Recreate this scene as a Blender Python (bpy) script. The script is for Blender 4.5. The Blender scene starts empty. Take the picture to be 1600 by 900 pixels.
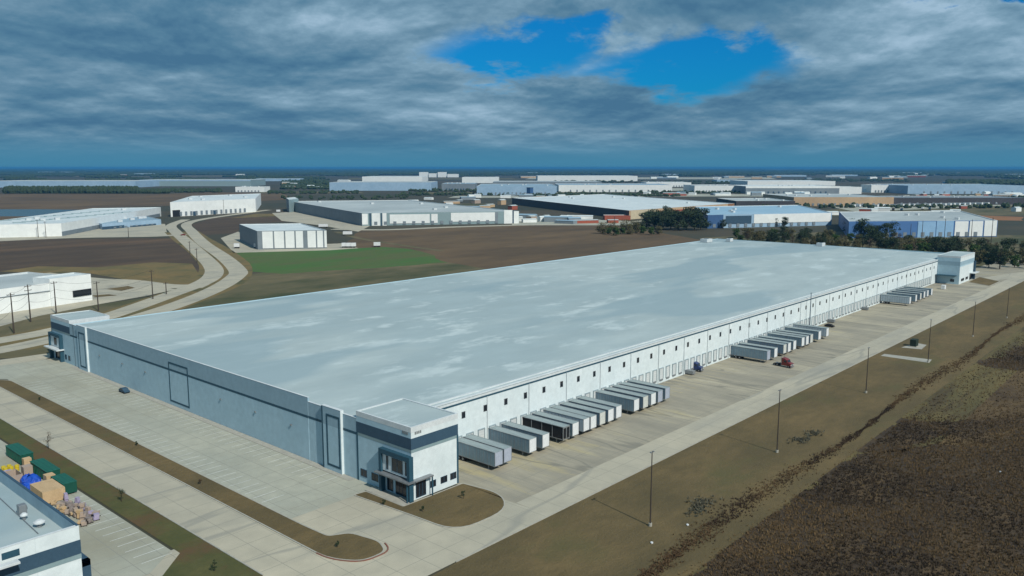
import bpy, math, random
from mathutils import Vector, Matrix
random.seed(7)
sc = bpy.context.scene
R = math.radians
# ------------------------------------------------------------------ camera
CH, FPX, HOR = 60.0, 1285.0, 261.4
PIT = math.atan((450 - HOR) / FPX)
AZ = R(41.72)
cam_d = bpy.data.cameras.new('camera'); cam = bpy.data.objects.new('camera', cam_d)
sc.collection.objects.link(cam); sc.camera = cam
cam.location = (0, 0, CH); cam.rotation_euler = (R(90) - PIT, 0, AZ - R(90))
cam_d.sensor_width = 36; cam_d.lens = FPX / 1600 * 36
cam_d.clip_start = 1; cam_d.clip_end = 90000
# ------------------------------------------------------------------ light
SUN_EL, SUN_DIR = R(42.5), Vector((-0.20, -0.98, 0)).normalized()
sun_d = bpy.data.lights.new('sun', 'SUN'); sun = bpy.data.objects.new('sun', sun_d)
sc.collection.objects.link(sun)
sun_d.energy = 4.0; sun_d.angle = R(0.55); sun_d.color = (1.0, 0.96, 0.87)
sv = Vector((SUN_DIR.x * math.cos(SUN_EL), SUN_DIR.y * math.cos(SUN_EL), math.sin(SUN_EL)))
sun.rotation_euler = sv.to_track_quat('Z', 'Y').to_euler()
sc.view_settings.view_transform = 'Standard'; sc.view_settings.look = 'None'
sc.view_settings.exposure = 0.0; sc.view_settings.gamma = 1; sc.view_settings.use_curve_mapping = False
sc.cycles.volume_bounces = 0; sc.cycles.max_bounces = 6

def build_world():
    w = bpy.data.worlds.new('World'); sc.world = w; w.use_nodes = True
    nt = w.node_tree; N = nt.nodes; L = nt.links; N.clear()
    def n(t, **k):
        o = N.new(t)
        for a, b in k.items(): setattr(o, a, b)
        return o
    def m(op, a, b=None, c=None):
        o = n('ShaderNodeMath', operation=op)
        for i, v in enumerate((a, b, c)):
            if v is None: continue
            if isinstance(v, (int, float)): o.inputs[i].default_value = v
            else: L.new(v, o.inputs[i])
        return o.outputs[0]
    sky = n('ShaderNodeTexSky', sky_type='NISHITA', sun_disc=False)
    sky.sun_elevation = SUN_EL
    sky.sun_rotation = math.atan2(SUN_DIR.x, SUN_DIR.y)
    sky.air_density = 1.2; sky.dust_density = 0.3; sky.ozone_density = 4.0
    tc = n('ShaderNodeTexCoord'); sep = n('ShaderNodeSeparateXYZ'); L.new(tc.outputs['Generated'], sep.inputs[0])
    x, y, z = sep.outputs
    zl = m('LOGARITHM', m('ADD', m('MAXIMUM', z, 0.0), 0.07), 2.718)
    def noise(scale, det, rough, off, dist=0.0, kz=0.55, dz=0.0):
        c_ = n('ShaderNodeCombineXYZ'); L.new(x, c_.inputs[0]); L.new(y, c_.inputs[1]); L.new(m('ADD', m('MULTIPLY', zl, kz), dz), c_.inputs[2])
        mp = n('ShaderNodeMapping'); mp.inputs['Location'].default_value = off
        L.new(c_.outputs[0], mp.inputs[0])
        o = n('ShaderNodeTexNoise'); o.inputs['Scale'].default_value = scale; o.inputs['Detail'].default_value = det
        o.inputs['Roughness'].default_value = rough; o.inputs['Distortion'].default_value = dist
        L.new(mp.outputs[0], o.inputs['Vector']); return o.outputs['Fac']
    big = noise(3.6, 7, 0.56, (3.1, 1.7, 0.0), 0.25)
    big2 = noise(3.6, 7, 0.56, (3.1, 1.7, 0.0), 0.25, dz=0.035)
    fine = noise(11.0, 7, 0.60, (9.0, 4.0, 2.0), 0.1)
    fine2 = noise(11.0, 7, 0.60, (9.0, 4.0, 2.0), 0.1, dz=0.012)
    # the open blue gap in the cloud cover, at a fixed place in the cloud layer
    fwd = (math.cos(AZ), math.sin(AZ)); rgt = (math.sin(AZ), -math.cos(AZ))
    ff = m('ADD', m('MULTIPLY', x, fwd[0]), m('MULTIPLY', y, fwd[1]))
    rr = m('ADD', m('MULTIPLY', x, rgt[0]), m('MULTIPLY', y, rgt[1]))
    a = m('DIVIDE', rr, ff); e = m('DIVIDE', z, ff)
    w1 = m('MULTIPLY', m('SUBTRACT', big, 0.5), 0.12); w2 = m('MULTIPLY', m('SUBTRACT', fine, 0.5), 0.22)
    wob = m('ADD', w1, w2)
    def gap(a0, e0, ra, re):
        da = m('DIVIDE', m('ADD', m('SUBTRACT', a, a0), wob), ra)
        de = m('DIVIDE', m('ADD', m('SUBTRACT', e, e0), m('MULTIPLY', wob, 0.5)), re)
        return m('SQRT', m('ADD', m('MULTIPLY', da, da), m('MULTIPLY', de, de)))
    g1 = gap(0.025, 0.140, 0.100, 0.027); g2 = gap(0.215, 0.120, 0.112, 0.031); g3 = gap(0.285, 0.054, 0.022, 0.004)
    g4 = gap(0.62, 0.215, 0.10, 0.012)
    g = m('MINIMUM', m('MINIMUM', g1, g2), g4)
    g = m('SUBTRACT', 1.0, m('SMOOTH_MIN', g, 2.0, 0.1))       # 1 in the gap, <0 outside
    hole = n('ShaderNodeMapRange', interpolation_type='SMOOTHSTEP')
    hole.inputs['From Min'].default_value = -0.35; hole.inputs['From Max'].default_value = 0.40
    L.new(g, hole.inputs['Value'])
    infront = m('GREATER_THAN', ff, 0.05)
    hole = m('MULTIPLY', hole.outputs[0], infront)
    edge = n('ShaderNodeMapRange', interpolation_type='SMOOTHSTEP')
    edge.inputs['From Min'].default_value = -1.1; edge.inputs['From Max'].default_value = 0.0
    L.new(g, edge.inputs['Value']); edge = m('MULTIPLY', edge.outputs[0], infront)
    infront_ = infront
    # cloud brightness: big dark bellies, finer light edges
    t = m('ADD', m('MULTIPLY', big, 0.80), m('MULTIPLY', fine, 0.20)); t = m('ADD', t, m('MULTIPLY', m('SUBTRACT', big, big2), 0.9)); t = m('ADD', t, m('MULTIPLY', m('SUBTRACT', fine, fine2), 0.28)); t = m('ADD', t, 0.02)
    t = m('ADD', t, m('MULTIPLY', m('MAXIMUM', m('SUBTRACT', a, 0.42), 0.0), m('MULTIPLY', infront_, m('MULTIPLY', e, 2.2))))
    t = m('ADD', t, m('MULTIPLY', edge, 0.045))
    cr = n('ShaderNodeValToRGB'); L.new(t, cr.inputs[0])
    cs = [(0.38, (.062, .168, .285)), (0.48, (.092, .215, .33)), (0.56, (.135, .262, .375)), (0.65, (.20, .345, .465)), (0.78, (.34, .50, .64))]
    el = cr.color_ramp.elements
    el[0].position, el[0].color = cs[0][0], (*cs[0][1], 1); el[1].position, el[1].color = cs[-1][0], (*cs[-1][1], 1)
    for p, c in cs[1:-1]:
        q = el.new(p); q.color = (*c, 1)
    # low sky near the horizon: even deep blue rain haze under the cloud base
    hz = n('ShaderNodeMapRange', interpolation_type='SMOOTHSTEP'); L.new(z, hz.inputs['Value'])
    hz.inputs['From Min'].default_value = 0.005; hz.inputs['From Max'].default_value = 0.045
    mx = n('ShaderNodeMix', data_type='RGBA'); L.new(hz.outputs[0], mx.inputs['Factor'])
    mx.inputs['A'].default_value = (.062, .225, .36, 1); L.new(cr.outputs[0], mx.inputs['B'])
    sc10 = n('ShaderNodeVectorMath', operation='SCALE'); L.new(mx.outputs['Result'], sc10.inputs[0]); sc10.inputs['Scale'].default_value = 10.0
    tint = n('ShaderNodeVectorMath', operation='MULTIPLY'); L.new(sky.outputs[0], tint.inputs[0]); tint.inputs[1].default_value = (0.02, 0.42, 0.82)
    mf = n('ShaderNodeMix', data_type='RGBA'); L.new(hole, mf.inputs['Factor']); L.new(sc10.outputs[0], mf.inputs['A']); L.new(tint.outputs[0], mf.inputs['B'])
    bg = n('ShaderNodeBackground'); bg.inputs['Strength'].default_value = 0.1; L.new(mf.outputs['Result'], bg.inputs[0])
    out = n('ShaderNodeOutputWorld'); L.new(bg.outputs[0], out.inputs[0])
build_world()
# ------------------------------------------------------------------ helpers
cp, sp = math.cos(PIT), math.sin(PIT)
def G(px, py, z=0.0):
    """point on the level z where the photograph shows it"""
    u = (px - 800) / FPX; v = (450 - py) / FPX
    t = (CH - z) / (sp - v * cp); f = (cp + v * sp) * t; r = u * t
    return (f * math.cos(AZ) + r * math.sin(AZ), f * math.sin(AZ) - r * math.cos(AZ))
def Xat(px, y, z=2.0):
    """X on the line Y=y that is seen at column px"""
    lo, hi = 60.0, 900.0
    for _ in range(50):
        x = (lo + hi) / 2
        f = x * math.cos(AZ) + y * math.sin(AZ); r = x * math.sin(AZ) - y * math.cos(AZ); h = z - CH
        if 800 + FPX * r / (f * cp - h * sp) < px: lo = x
        else: hi = x
    return lo
def dist(p): return math.hypot(p[0], p[1])
def link(o): sc.collection.objects.link(o); return o
def props(o, label=None, cat=None, group=None, kind=None):
    if label: o['label'] = label
    if cat: o['category'] = cat
    if group: o['group'] = group
    if kind: o['kind'] = kind
    return o
def thing(name, label, cat, loc=(0, 0, 0), rz=0.0, group=None):
    o = bpy.data.objects.new(name, None); link(o); o.location = loc; o.rotation_euler = (0, 0, rz); o.empty_display_size = 1
    return props(o, label, cat, group)
class MB:
    def __init__(s): s.v = []; s.f = []; s.mi = []; s.ms = []; s.cur = 0
    def mat(s, m):
        if m not in s.ms: s.ms.append(m)
        s.cur = s.ms.index(m); return s
    def add(s, vs, fs):
        k = len(s.v); s.v += [tuple(a) for a in vs]
        for f in fs: s.f.append(tuple(i + k for i in f)); s.mi.append(s.cur)
        return s
    def box(s, x0, x1, y0, y1, z0, z1):
        return s.add([(x0,y0,z0),(x1,y0,z0),(x1,y1,z0),(x0,y1,z0),(x0,y0,z1),(x1,y0,z1),(x1,y1,z1),(x0,y1,z1)],
                     [(0,3,2,1),(4,5,6,7),(0,1,5,4),(1,2,6,5),(2,3,7,6),(3,0,4,7)])
    def prism(s, pts, z0, z1):
        a = sum(pts[i][0]*pts[(i+1)%len(pts)][1]-pts[(i+1)%len(pts)][0]*pts[i][1] for i in range(len(pts)))
        if a < 0: pts = pts[::-1]
        n = len(pts)
        return s.add([(p[0],p[1],z0) for p in pts] + [(p[0],p[1],z1) for p in pts],
                     [tuple(range(n-1,-1,-1)), tuple(range(n,2*n))] + [(i,(i+1)%n,n+(i+1)%n,n+i) for i in range(n)])
    def sheet(s, pts, z):
        a = sum(pts[i][0]*pts[(i+1)%len(pts)][1]-pts[(i+1)%len(pts)][0]*pts[i][1] for i in range(len(pts)))
        if a < 0: pts = pts[::-1]
        return s.add([(p[0],p[1],z) for p in pts], [tuple(range(len(pts)))])
    def tube(s, a, b, r0, r1=None, n=8, cap=True):
        r1 = r0 if r1 is None else r1
        a, b = Vector(a), Vector(b); d = (b - a).normalized()
        u = d.orthogonal().normalized(); w = d.cross(u)
        vs = [a + (u*math.cos(2*math.pi*i/n) + w*math.sin(2*math.pi*i/n))*r0 for i in range(n)] + \
             [b + (u*math.cos(2*math.pi*i/n) + w*math.sin(2*math.pi*i/n))*r1 for i in range(n)]
        fs = [(i,(i+1)%n,n+(i+1)%n,n+i) for i in range(n)]
        if cap: fs += [tuple(range(n-1,-1,-1)), tuple(range(n,2*n))]
        return s.add(vs, fs)
    def build(s, name, m=None, parent=None, smooth=False, bevel=0, loc=None):
        me = bpy.data.meshes.new(name); me.from_pydata(s.v, [], s.f)
        ms = s.ms or [m]
        for q in ms: me.materials.append(q)
        if len(ms) > 1: me.polygons.foreach_set('material_index', s.mi)
        if smooth: me.polygons.foreach_set('use_smooth', [True]*len(s.f))
        me.update(); o = bpy.data.objects.new(name, me); link(o)
        if parent: o.parent = parent
        if loc: o.location = loc
        if bevel:
            b = o.modifiers.new('bevel', 'BEVEL'); b.width = bevel; b.segments = 2; b.limit_method = 'ANGLE'
        return o
def bx(name, m, parent, *c, bevel=0):
    return MB().box(*c).build(name, m, parent, bevel=bevel)
def copy_tree(o, parent=None):
    c = o.copy(); sc.collection.objects.link(c); c.parent = parent
    for k in list(o.children): copy_tree(k, c)
    return c
def struct(name, mb, m, label=None):
    o = mb.build(name, m); o['kind'] = 'structure'
    if label: o['label'] = label
    return o
# ------------------------------------------------------------------ materials
def mat(name, col, col2=None, scale=0.2, rough=0.8, detail=5, stretch=(1,1,1), ramp=(0.35, 0.65), bump=0.0, bscale=None,
        metal=0.0, grid=None, gridcol=None, gw=0.02, col3=None, scale3=None, ramp3=(0.55, 0.7), spec=0.3, coord='Object', st3=None, patch=None, veins=None):
    M = bpy.data.materials.new(name); M.use_nodes = True; nt = M.node_tree; N = nt.nodes; L = nt.links
    b = N['Principled BSDF']; b.inputs['Roughness'].default_value = rough; b.inputs['Metallic'].default_value = metal
    b.inputs['Specular IOR Level'].default_value = spec
    b.inputs['Base Color'].default_value = (*col, 1)
    tc = N.new('ShaderNodeTexCoord')
    def nz(sc_, st, det=detail, rg=0.6, off=0):
        mp = N.new('ShaderNodeMapping'); mp.inputs['Scale'].default_value = st; mp.inputs['Location'].default_value = (off, off*.7, 0)
        L.new(tc.outputs[coord], mp.inputs[0])
        o = N.new('ShaderNodeTexNoise'); o.inputs['Scale'].default_value = sc_; o.inputs['Detail'].default_value = det; o.inputs['Roughness'].default_value = rg
        L.new(mp.outputs[0], o.inputs['Vector']); return o.outputs['Fac']
    def rng(v, a, c):
        o = N.new('ShaderNodeMapRange'); o.inputs['From Min'].default_value = a; o.inputs['From Max'].default_value = c
        L.new(v, o.inputs['Value']); return o.outputs[0]
    def mix(f, a, c):
        o = N.new('ShaderNodeMix'); o.data_type = 'RGBA'
        if isinstance(f, float): o.inputs['Factor'].default_value = f
        else: L.new(f, o.inputs['Factor'])
        for k, v in (('A', a), ('B', c)):
            if isinstance(v, tuple): o.inputs[k].default_value = (*v, 1)
            else: L.new(v, o.inputs[k])
        return o.outputs['Result']
    cur = None
    if col2:
        cur = mix(rng(nz(scale, stretch), *ramp), col, col2)
        cur = mix(rng(nz(scale*6.3, stretch, 4, .6, 5), .3, .7), cur, mix(0.5, cur, tuple(c*.78 for c in col2)))
    if col3:
        cur = mix(rng(nz(scale3, st3 or stretch, 6, .65, 31), *ramp3), cur or col, col3)
    if patch:
        cur = mix(rng(nz(.019, (.4,1.2,1), 3, .45, 77), .56, .60), cur, mix(.75, cur, patch))
    if veins:
        a_ = N.new('ShaderNodeMath'); a_.operation = 'SUBTRACT'; a_.inputs[1].default_value = .5; L.new(nz(veins[0], veins[1], 3, .5, 55), a_.inputs[0])
        b_ = N.new('ShaderNodeMath'); b_.operation = 'ABSOLUTE'; L.new(a_.outputs[0], b_.inputs[0])
        cur = mix(rng(b_.outputs[0], .016, .004), cur, mix(.6, cur, veins[2]))
    if grid:
        sep = N.new('ShaderNodeSeparateXYZ'); L.new(tc.outputs[coord], sep.inputs[0]); mx = None
        for i, g_ in enumerate(grid):
            if not g_: continue
            d = N.new('ShaderNodeMath'); d.operation = 'MODULO'; ad = N.new('ShaderNodeMath'); ad.operation = 'ADD'; ad.inputs[1].default_value = 1000*g_
            L.new(sep.outputs[i], ad.inputs[0]); L.new(ad.outputs[0], d.inputs[0]); d.inputs[1].default_value = g_
            c = N.new('ShaderNodeMath'); c.operation = 'LESS_THAN'; c.inputs[1].default_value = gw; L.new(d.outputs[0], c.inputs[0])
            if mx is None: mx = c.outputs[0]
            else:
                q = N.new('ShaderNodeMath'); q.operation = 'MAXIMUM'; L.new(mx, q.inputs[0]); L.new(c.outputs[0], q.inputs[1]); mx = q.outputs[0]
        cur = mix(mx, cur or col, gridcol)
    if cur: L.new(cur, b.inputs['Base Color'])
    if bump:
        bn = N.new('ShaderNodeBump'); bn.inputs['Strength'].default_value = 1; bn.inputs['Distance'].default_value = bump
        L.new(nz(bscale or scale*4, (1,1,1), 6, .7, 9), bn.inputs['Height']); L.new(bn.outputs[0], b.inputs['Normal'])
    return M
CONC = mat('concrete', (.47,.43,.33), (.375,.355,.285), .035, .85, grid=(5.0,5.0,None), gridcol=(.26,.255,.21), gw=.10, col3=(.23,.235,.215), scale3=.05, ramp3=(.56,.8), st3=(.25,1,1), veins=(.06,(.12,.9,1),(.24,.24,.21)))
YARD = mat('worn_concrete', (.43,.39,.29), (.25,.235,.19), .09, .85, grid=(5.0,5.0,None), gridcol=(.22,.215,.185), gw=.10, col3=(.40,.345,.20), scale3=.10, ramp3=(.58,.70), stretch=(1,.22,1), st3=(1,.2,1), veins=(.09,(1,.14,1),(.16,.155,.13)))
LOTC = mat('lot_concrete', (.41,.41,.335), (.34,.35,.295), .05, .85, grid=(4.5,4.5,None), gridcol=(.24,.24,.21), gw=.10, col3=(.26,.25,.19), scale3=.02, ramp3=(.5,.7))
KERB = mat('kerb_concrete', (.42,.41,.35), (.33,.32,.28), .8)
REDK = mat('red_kerb_paint', (.24,.075,.05), (.20,.12,.09), 1.)
PAINT = mat('marking_paint', (.70,.72,.70), (.48,.50,.47), .9)
MOWN = mat('mown_grass', (.165,.118,.052), (.100,.078,.036), .09, .95, stretch=(.5,1,1), bump=.25, bscale=1.5, col3=(.10,.088,.036), scale3=.07, ramp3=(.55,.7))
VERGE = mat('verge_grass', (.10,.095,.034), (.065,.072,.024), .15, .95, bump=.1, bscale=1.5, col3=(.10,.065,.03), scale3=.08, ramp3=(.48,.62))
ROUGHG = mat('rough_field', (.165,.112,.050), (.090,.060,.030), .035, .97, stretch=(.7,1,1), bump=.5, bscale=.6, col3=(.045,.030,.020), scale3=.016, ramp3=(.49,.58), st3=(.6,1,1))
DARKF = mat('ploughed_field', (.100,.068,.042), (.058,.042,.029), .03, .97, stretch=(.35,1,1), bump=.2, bscale=.5, col3=(.13,.08,.045), scale3=.008, ramp3=(.54,.7))
BROWNF = mat('fallow_field', (.140,.092,.048), (.080,.057,.034), .02, .97, stretch=(.4,1,1), col3=(.14,.095,.05), scale3=.01, ramp3=(.5,.66))
GREENF = mat('green_field', (.040,.135,.024), (.085,.11,.036), .03, .95, stretch=(.3,1,1), col3=(.10,.09,.04), scale3=.014, ramp3=(.46,.66))
TANF = mat('dry_grass', (.16,.13,.07), (.09,.085,.042), .03, .95, stretch=(.5,1,1), col3=(.045,.055,.022), scale3=.02, ramp3=(.5,.65))
TERR = mat('terrain', (.075,.062,.040), (.038,.045,.030), .004, .97, detail=8, stretch=(1,1,1), col3=(.085,.065,.042), scale3=.0022, ramp3=(.55,.66))
ROOF = mat('roof_membrane', (.40,.475,.48), (.335,.42,.44), .016, .75, stretch=(.45,1,1), ramp=(.46,.56), grid=(None,9.1,None), gridcol=(.33,.42,.45), gw=.12, col3=(.455,.535,.545), scale3=.10, ramp3=(.55,.65), st3=(.5,1,1), spec=.2, patch=(.25,.34,.375))
ROOF2 = mat('far_roof', (.50,.55,.55), (.34,.39,.40), .015, .7, stretch=(.4,1,1))
ROOFW = mat('white_roof', (.68,.74,.74), (.54,.61,.63), .03, .6)
ROOFB = mat('blue_grey_roof', (.22,.33,.42), (.28,.40,.48), .02, .6)
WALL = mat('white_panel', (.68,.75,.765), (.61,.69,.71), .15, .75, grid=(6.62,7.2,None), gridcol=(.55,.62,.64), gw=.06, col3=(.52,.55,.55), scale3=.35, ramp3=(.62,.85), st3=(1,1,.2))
WALLB = mat('grey_blue_panel', (.42,.585,.67), (.375,.535,.62), .12, .75, grid=(None,7.2,None), gridcol=(.38,.52,.60), gw=.07, col3=(.42,.56,.63), scale3=.4, ramp3=(.6,.85), st3=(1,1,.2))  # white panel again, with the shade of faces turned from the sun in its colour
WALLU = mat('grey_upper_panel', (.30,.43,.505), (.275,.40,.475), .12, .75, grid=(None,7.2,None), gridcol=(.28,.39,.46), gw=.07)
STRIPE = mat('dark_teal_paint', (.026,.085,.125), (.022,.072,.108), .5, .6)
NAVY = mat('slate_band_paint', (.042,.088,.135), (.035,.075,.118), .5, .6)
TEAL = mat('pale_teal_paint', (.24,.33,.35), (.22,.31,.33), .5, .6)
CAP = mat('parapet_cap', (.66,.70,.71), (.55,.60,.62), .3, .45)
GLASS = mat('dark_glass', (.012,.016,.022), None, rough=.08, spec=.6)
DOORM = mat('dock_door_panel', (.62,.65,.65), (.54,.58,.59), .4, .6, grid=(None,None,.6), gridcol=(.42,.45,.46), gw=.05)
RUB = mat('black_rubber', (.018,.018,.019), (.03,.03,.03), 2., .9)
STEEL = mat('galvanised_steel', (.33,.35,.36), (.24,.26,.28), .8, .45, metal=.5)
ALU = mat('trailer_aluminium', (.23,.33,.40), (.18,.27,.34), .6, .45, metal=.3, grid=(None,.6,None), gridcol=(.15,.20,.24), gw=.06)
TROOF = mat('trailer_roof', (.29,.35,.355), (.21,.265,.275), .35, .6, stretch=(1,.2,1))
NOSEW = mat('trailer_nose_white', (.74,.76,.77), (.62,.65,.67), .8, .45)
NOSEG = mat('trailer_nose_grey', (.40,.44,.52), (.33,.37,.45), .8, .45)
BLACKM = mat('black_side', (.012,.013,.016), (.02,.02,.022), 1., .7)
REDM = mat('red_cab_paint', (.22,.022,.018), (.16,.018,.016), 1., .3, spec=.5)
BLUEM = mat('blue_cab_paint', (.022,.045,.16), (.018,.035,.12), 1., .3, spec=.5)
WOODP = mat('pole_wood', (.075,.06,.048), (.05,.042,.035), 1., .9, stretch=(1,1,.1))
GREENC = mat('green_container', (.015,.13,.085), (.012,.10,.07), .8, .5, grid=(.9,.9,None), gridcol=(.008,.07,.05), gw=.12)
PLY = mat('plywood', (.55,.40,.24), (.45,.32,.18), .7, .8)
TARP = mat('blue_tarp', (.012,.09,.52), (.01,.06,.38), 1.5, .45, bump=.1, bscale=2.)
YEL = mat('yellow_plastic', (.60,.48,.03), (.48,.36,.03), 1.2, .5)
CARD = mat('cardboard', (.42,.32,.24), (.32,.27,.24), 1., .9)
SCRAP = mat('scrap_grey', (.30,.27,.26), (.16,.13,.12), 2., .8)
LILAC = mat('wrapped_pallet', (.42,.38,.50), (.30,.26,.40), 2., .5)
SEAL = mat('dock_seal', (.36,.43,.46), (.26,.33,.36), 1., .8)
HVAC = mat('hvac_white', (.62,.66,.67), (.5,.54,.56), .8, .5)
TANW = mat('tan_panel', (.50,.36,.22), (.42,.30,.19), .06, .8)
REDW = mat('brick_red_panel', (.36,.09,.05), (.28,.08,.05), .08, .8)
BLUEW = mat('blue_panel', (.035,.085,.20), (.05,.12,.26), .05, .6)
PBLUE = mat('pale_blue_panel', (.34,.48,.62), (.28,.42,.56), .03, .6)
GREYW = mat('grey_panel', (.22,.26,.29), (.17,.21,.24), .03, .7)
DGREY = mat('dark_grey_panel', (.065,.062,.068), (.05,.05,.056), .03, .8)
WHITEF = mat('far_white_panel', (.80,.83,.82), (.74,.78,.78), .03, .7)
WATER = mat('pond_water', (.035,.07,.085), (.045,.085,.10), .02, .25)
BARK = mat('bark', (.06,.048,.038), (.04,.033,.026), 2., .95)
ORANGE = mat('orange_soil', (.30,.14,.06), (.22,.11,.05), .02, .95)
def leafmat(name, a, b, scale=.35):
    M = mat(name, a, b, scale, .85, detail=3, spec=.15)
    return M
LEAF = [leafmat('leaf_dark', (.024,.045,.026), (.045,.062,.028)), leafmat('leaf_olive', (.085,.092,.040), (.125,.110,.052)),
        leafmat('leaf_green', (.035,.080,.020), (.065,.10,.03)), leafmat('leaf_brown', (.11,.08,.05), (.07,.055,.038))]
BRUSH = mat('brush_stems', (.095,.058,.032), (.14,.092,.046), .06, .95, col3=(.045,.030,.020), scale3=.03, ramp3=(.48,.6))
BRUSHD = mat('dark_brush', (.100,.068,.038), (.165,.110,.052), .07, .95, col3=(.045,.032,.020), scale3=.045, ramp3=(.47,.56))
BRUSHT = mat('brush_tan', (.22,.155,.07), (.15,.105,.048), .06, .95)

# ------------------------------------------------------------------ terrain, haze
pts = [(31000*math.cos(i*math.pi/24), 31000*math.sin(i*math.pi/24)) for i in range(48)]
struct('ground', MB().sheet(pts, -0.02), TERR, 'flat plain of brown fields and dark woods reaching the horizon')
def haze():
    M = bpy.data.materials.new('haze_air'); M.use_nodes = True; nt = M.node_tree; nt.nodes.clear()
    v = nt.nodes.new('ShaderNodeVolumePrincipled'); o = nt.nodes.new('ShaderNodeOutputMaterial')
    v.inputs['Color'].default_value = (.08,.36,.72,1); v.inputs['Density'].default_value = 6.5e-5
    nt.links.new(v.outputs[0], o.inputs['Volume'])
    b = MB().box(-32000, 32000, -32000, 32000, -1.0, 66.0).build('haze', M)
    b['kind'] = 'stuff'; b['label'] = 'thin blue haze lying over the far plain'
haze()
def px(l): return [G(*p) for p in l]
def frac(pts, amp=.03, lv=3, seed=1):
    rg = random.Random(seed); P = [Vector(p) for p in pts]
    for _ in range(lv):
        o = []
        for i, a in enumerate(P):
            b = P[(i+1) % len(P)]; d = b-a; o += [a, (a+b)/2 + Vector((-d.y, d.x))*rg.uniform(-amp, amp)]
        P = o; 
    return [tuple(p) for p in P]
def sheet(name, m, pts, z, label):
    if m in (DARKF, BROWNF, GREENF, ORANGE, WATER) or (m is TANF and name != 'field_track'): pts = frac(pts, .07 if m is GREENF else .035, 4, len(label))
    return struct(name, MB().sheet(pts, z), m, label)
def strip(pts, w, lim=None):
    """left and right edge of a ribbon along pts"""
    out = []
    for i, p in enumerate(pts):
        a = Vector(pts[max(0, i-1)]); b = Vector(pts[min(len(pts)-1, i+1)]); d = (b-a).normalized(); nn = Vector((-d.y, d.x))
        out.append((Vector(p)+nn*w/2, Vector(p)-nn*w/2))
    return out
def smooth_line(pts, k=6):
    P = [Vector(p) for p in pts]; P = [P[0]*2-P[1]] + P + [P[-1]*2-P[-2]]; out = []
    for i in range(1, len(P)-2):
        for j in range(k):
            t = j/k; a, b, c, d = P[i-1], P[i], P[i+1], P[i+2]
            out.append(.5*((2*b)+(c-a)*t+(2*a-5*b+4*c-d)*t*t+(3*b-a-3*c+d)*t**3))
    out.append(P[-2]); return out
def ribbon(name, m, pts, w, z, label, sm=True):
    P = smooth_line(pts) if sm else pts
    e = strip([tuple(p) for p in P], w); mb = MB()
    mb.add([(q.x, q.y, z) for a in e for q in a], [(2*i, 2*i+1, 2*i+3, 2*i+2) for i in range(len(e)-1)])
    # face winding up
    return struct(name, mb, m, label)
# fields
sheet('rough_field', ROUGHG, [(-60,-150),(900,-320),(1100,60),(560,66),(60,60),(20,40)], .004, 'rough scrubby field right of the ditch')
sheet('ditch_grass', mat('ditch_grass', (.15,.115,.045), (.095,.082,.034), .12, .95, stretch=(.2,1,1), col3=(.065,.05,.025), scale3=.25, ramp3=(.5,.62), st3=(.12,1,1)), [(70,44),(560,50),(560,63),(70,58)], .008, 'tan and olive grass band on the far bank of the ditch')
sheet('mown_verge', MOWN, [(40,56),(620,62),(620,85.4),(83,85.4),(60,84)], .012, 'mown brown grass strip between yard kerb and ditch')
sheet('dark_field', DARKF, px([(-60,374),(120,373),(272,372),(300,392),(312,415),(318,428),(300,447),(250,446),(180,432),(140,425),(-60,425)]), .004, 'dark ploughed field left of the curving road')
sheet('brown_field', BROWNF, px([(560,360),(700,354),(940,351),(1130,380),(1100,395),(640,440),(400,440)]), .004, 'brown fallow field behind the long warehouse')
sheet('dry_field', TANF, px([(372,430),(480,420),(700,410),(760,420),(500,470),(150,510),(270,482),(340,450)]), .012, 'dry olive grass beside the long warehouse roof')
sheet('green_field', GREENF, px([(362,396),(420,391),(512,389),(600,386),(640,389),(700,410),(560,420),(440,428),(385,424),(378,412)]), .020, 'bright green grass in front of the small white building')
sheet('soil_triangle', DARKF, px([(302,350),(330,341),(400,335),(445,340),(470,345),(380,350),(372,364),(320,367),(305,358)]), .012, 'dark soil inside the bend of the far road')
sheet('left_grass', TANF, px([(-80,560),(-80,480),(140,478),(320,450),(330,456),(180,500),(90,520),(90,560)]), .004, 'brown roadside grass beside the power poles')
sheet('far_brown_field', BROWNF, px([(-60,303),(250,303),(330,300),(440,302),(450,312),(250,322),(160,324),(0,345),(-60,350)]), .004, 'far brown field in front of the dark tree line')
sheet('pond', WATER, px([(-40,327),(60,327),(140,328),(120,333),(60,338),(-40,338)]), .012, 'narrow grey blue pond at the left edge')
sheet('orange_soil', ORANGE, px([(1330,337),(1480,335),(1600,339),(1600,345),(1400,341)]), .012, 'strip of orange soil behind the blue building')
sheet('soil_road', TANF, px([(1290,328),(1600,318),(1660,322),(1660,336),(1300,337)]), .004, 'pale tan ground by the rows of parked trailers')
sheet('tree_belt_ground', TANF, px([(1090,372),(1300,362),(1600,368),(1680,400),(1680,425),(1540,424),(1300,398)]), .006, 'olive grass under the belt of trees')
PA = px([(1040,960),(1100,890),(1165,825),(1250,765),(1330,718),(1420,700),(1600,672),(1720,668),(1720,960)])
PB = px([(1318,684),(1400,652),(1500,656),(1600,648),(1640,655),(1600,668),(1450,692),(1340,706)])
PC = px([(1530,570),(1570,552),(1640,535),(1680,560),(1600,580)])
BSOIL = mat('brush_soil', (.080,.056,.032), (.042,.030,.020), .12, .97, col3=(.095,.064,.034), scale3=.09, ramp3=(.54,.62), bump=.4, bscale=1.2)
for i, q in enumerate((PA, PB, PC)): sheet('brush_soil', BSOIL, frac(q, .22, 6, 3+i), .010, 'dark soil patch under the brush of the rough field')
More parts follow.
